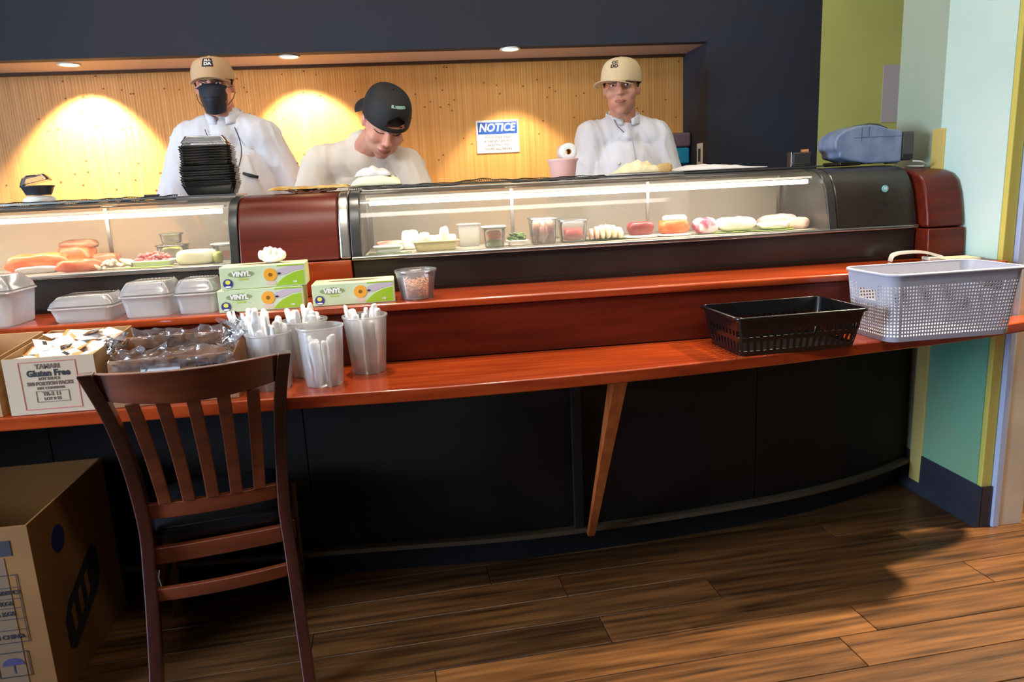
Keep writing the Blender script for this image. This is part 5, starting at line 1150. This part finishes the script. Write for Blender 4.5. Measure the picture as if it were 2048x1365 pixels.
t = food('roe_cup', 'clear square cup of orange roe with a white rim in the middle case', 'cup', 0.238, 2.465); tbox(t, 0.072, 0.066, 0.066, M_CLEAR, 'cup_wall'); slab('orange_roe', F_ROE, t, 0.050, 0.046, 0.030, 0.03, 7.7, loc=(0, 0, 0.026)); slab('green_base', F_GRN, t, 0.054, 0.048, 0.022, 0.03, 8.8, loc=(0, 0, 0.003)); MB().loft([rrect(0.080, 0.074, 0.014, 0.067), rrect(0.080, 0.074, 0.014, 0.0705)]).obj('cup_lid', M_DISH, t)
t = food('wakame_tray', 'small tray of dark green seaweed salad right of the roe cup', 'food', 0.318, 2.475); tbox(t, 0.066, 0.06, 0.018, M_DISH, 'dish'); heap('seaweed', F_DGRN, t, 0.050, 0.042, 0.032, 50, 0.006, 11, (0, 0, 0.012), 2.0)
t = food('shrimp_container', 'clear container packed with pinkish meat strips in the middle case', 'container', 0.408, 2.480); tbox(t, 0.090, 0.072, 0.088)
for k in range(7): slab('meat_strip', F_PNK if k % 2 else F_BRN, t, 0.018, 0.050, 0.070, 0.15, 2.0+k, loc=(-0.030+0.010*k, 0.004*math.sin(k*3), 0.004), rot=0.5*math.sin(k*2))
t = food('red_tuna_container', 'clear container of bright red tuna in the middle case', 'container', 0.515, 2.490, R(-3)); tbox(t, 0.095, 0.075, 0.076); slab('red_tuna', F_RED, t, 0.070, 0.056, 0.044, 0.20, 3.3, loc=(0, 0, 0.004)); MB().box(-0.054, 0.054, -0.043, 0.043, 0.078, 0.081).obj('container_lid', M_CLEAR, t)
t = food('shrimp_row', 'fan of pale pink cooked shrimp on a green leaf in the middle case', 'food', 0.625, 2.490); leaf(t, 0.15, 0.07, F_DGRN, 0.0, 5.0)
for k in range(6): slab('shrimp', F_PNK if k < 2 else F_GING, t, 0.018, 0.070, 0.036+0.012*math.sin(k*0.6), 0.12, 6.0+k, loc=(-0.044+0.018*k, 0, 0.004), rot=-0.25+0.1*k)
t = food('dark_tuna_block', 'dark red tuna block on a white dish in the middle case', 'fish', 0.760, 2.500, R(2)); slab('dish', M_DISH, t, 0.115, 0.07, 0.010, 0.02, 1.0, pw=0.2); slab('flesh', F_TUNA, t, 0.096, 0.055, 0.046, 0.08, 2.2, loc=(0, 0, 0.009), pw=0.22)
t = food('salmon_block', 'thick orange salmon block with a white fat top in the middle case', 'fish', 0.880, 2.500, R(3)); slab('dish', M_DISH, t, 0.115, 0.07, 0.009, 0.02, 1.0, pw=0.2); slab('flesh', F_SAL, t, 0.108, 0.056, 0.048, 0.06, 3.1, loc=(0, 0, 0.008), pw=0.22); slab('fat_layer', F_WHT, t, 0.085, 0.045, 0.026, 0.06, 4.1, loc=(0.004, 0.004, 0.046), pw=0.3)
t = food('octopus_piece', 'pink and white octopus piece right of the salmon block', 'fish', 0.995, 2.500, R(5)); slab('flesh', F_OCT, t, 0.080, 0.06, 0.054, 0.16, 5.1, loc=(0, 0, 0.002))
t = food('white_fish_fillet', 'long glossy white fish fillet on green leaf, middle of the right half of the case', 'fish', 1.115, 2.500); leaf(t, 0.20, 0.09, F_GRN, 0.0, 6.0); slab('flesh', F_WHT, t, 0.140, 0.065, 0.048, 0.10, 6.1, loc=(-0.005, 0, 0.005))
t = food('white_fish_fillet', 'thin flat white fish fillet on green leaf towards the right end of the case', 'fish', 1.245, 2.490, R(3)); leaf(t, 0.15, 0.09, F_GRN, 0.0, 8.0); slab('flesh', F_WHT, t, 0.115, 0.060, 0.026, 0.10, 8.1, loc=(0, 0, 0.005))
t = food('squid_tube', 'pinkish beige squid tubes at the right end of the middle case', 'fish', 1.300, 2.565, R(-14)); slab('body', mat('silver_pink', (190, 164, 156), 0.3), t, 0.14, 0.06, 0.052, 0.12, 9.1); slab('tube', F_PNK, t, 0.075, 0.045, 0.040, 0.10, 9.9, loc=(0.058, -0.045, 0.0), rot=-0.3)
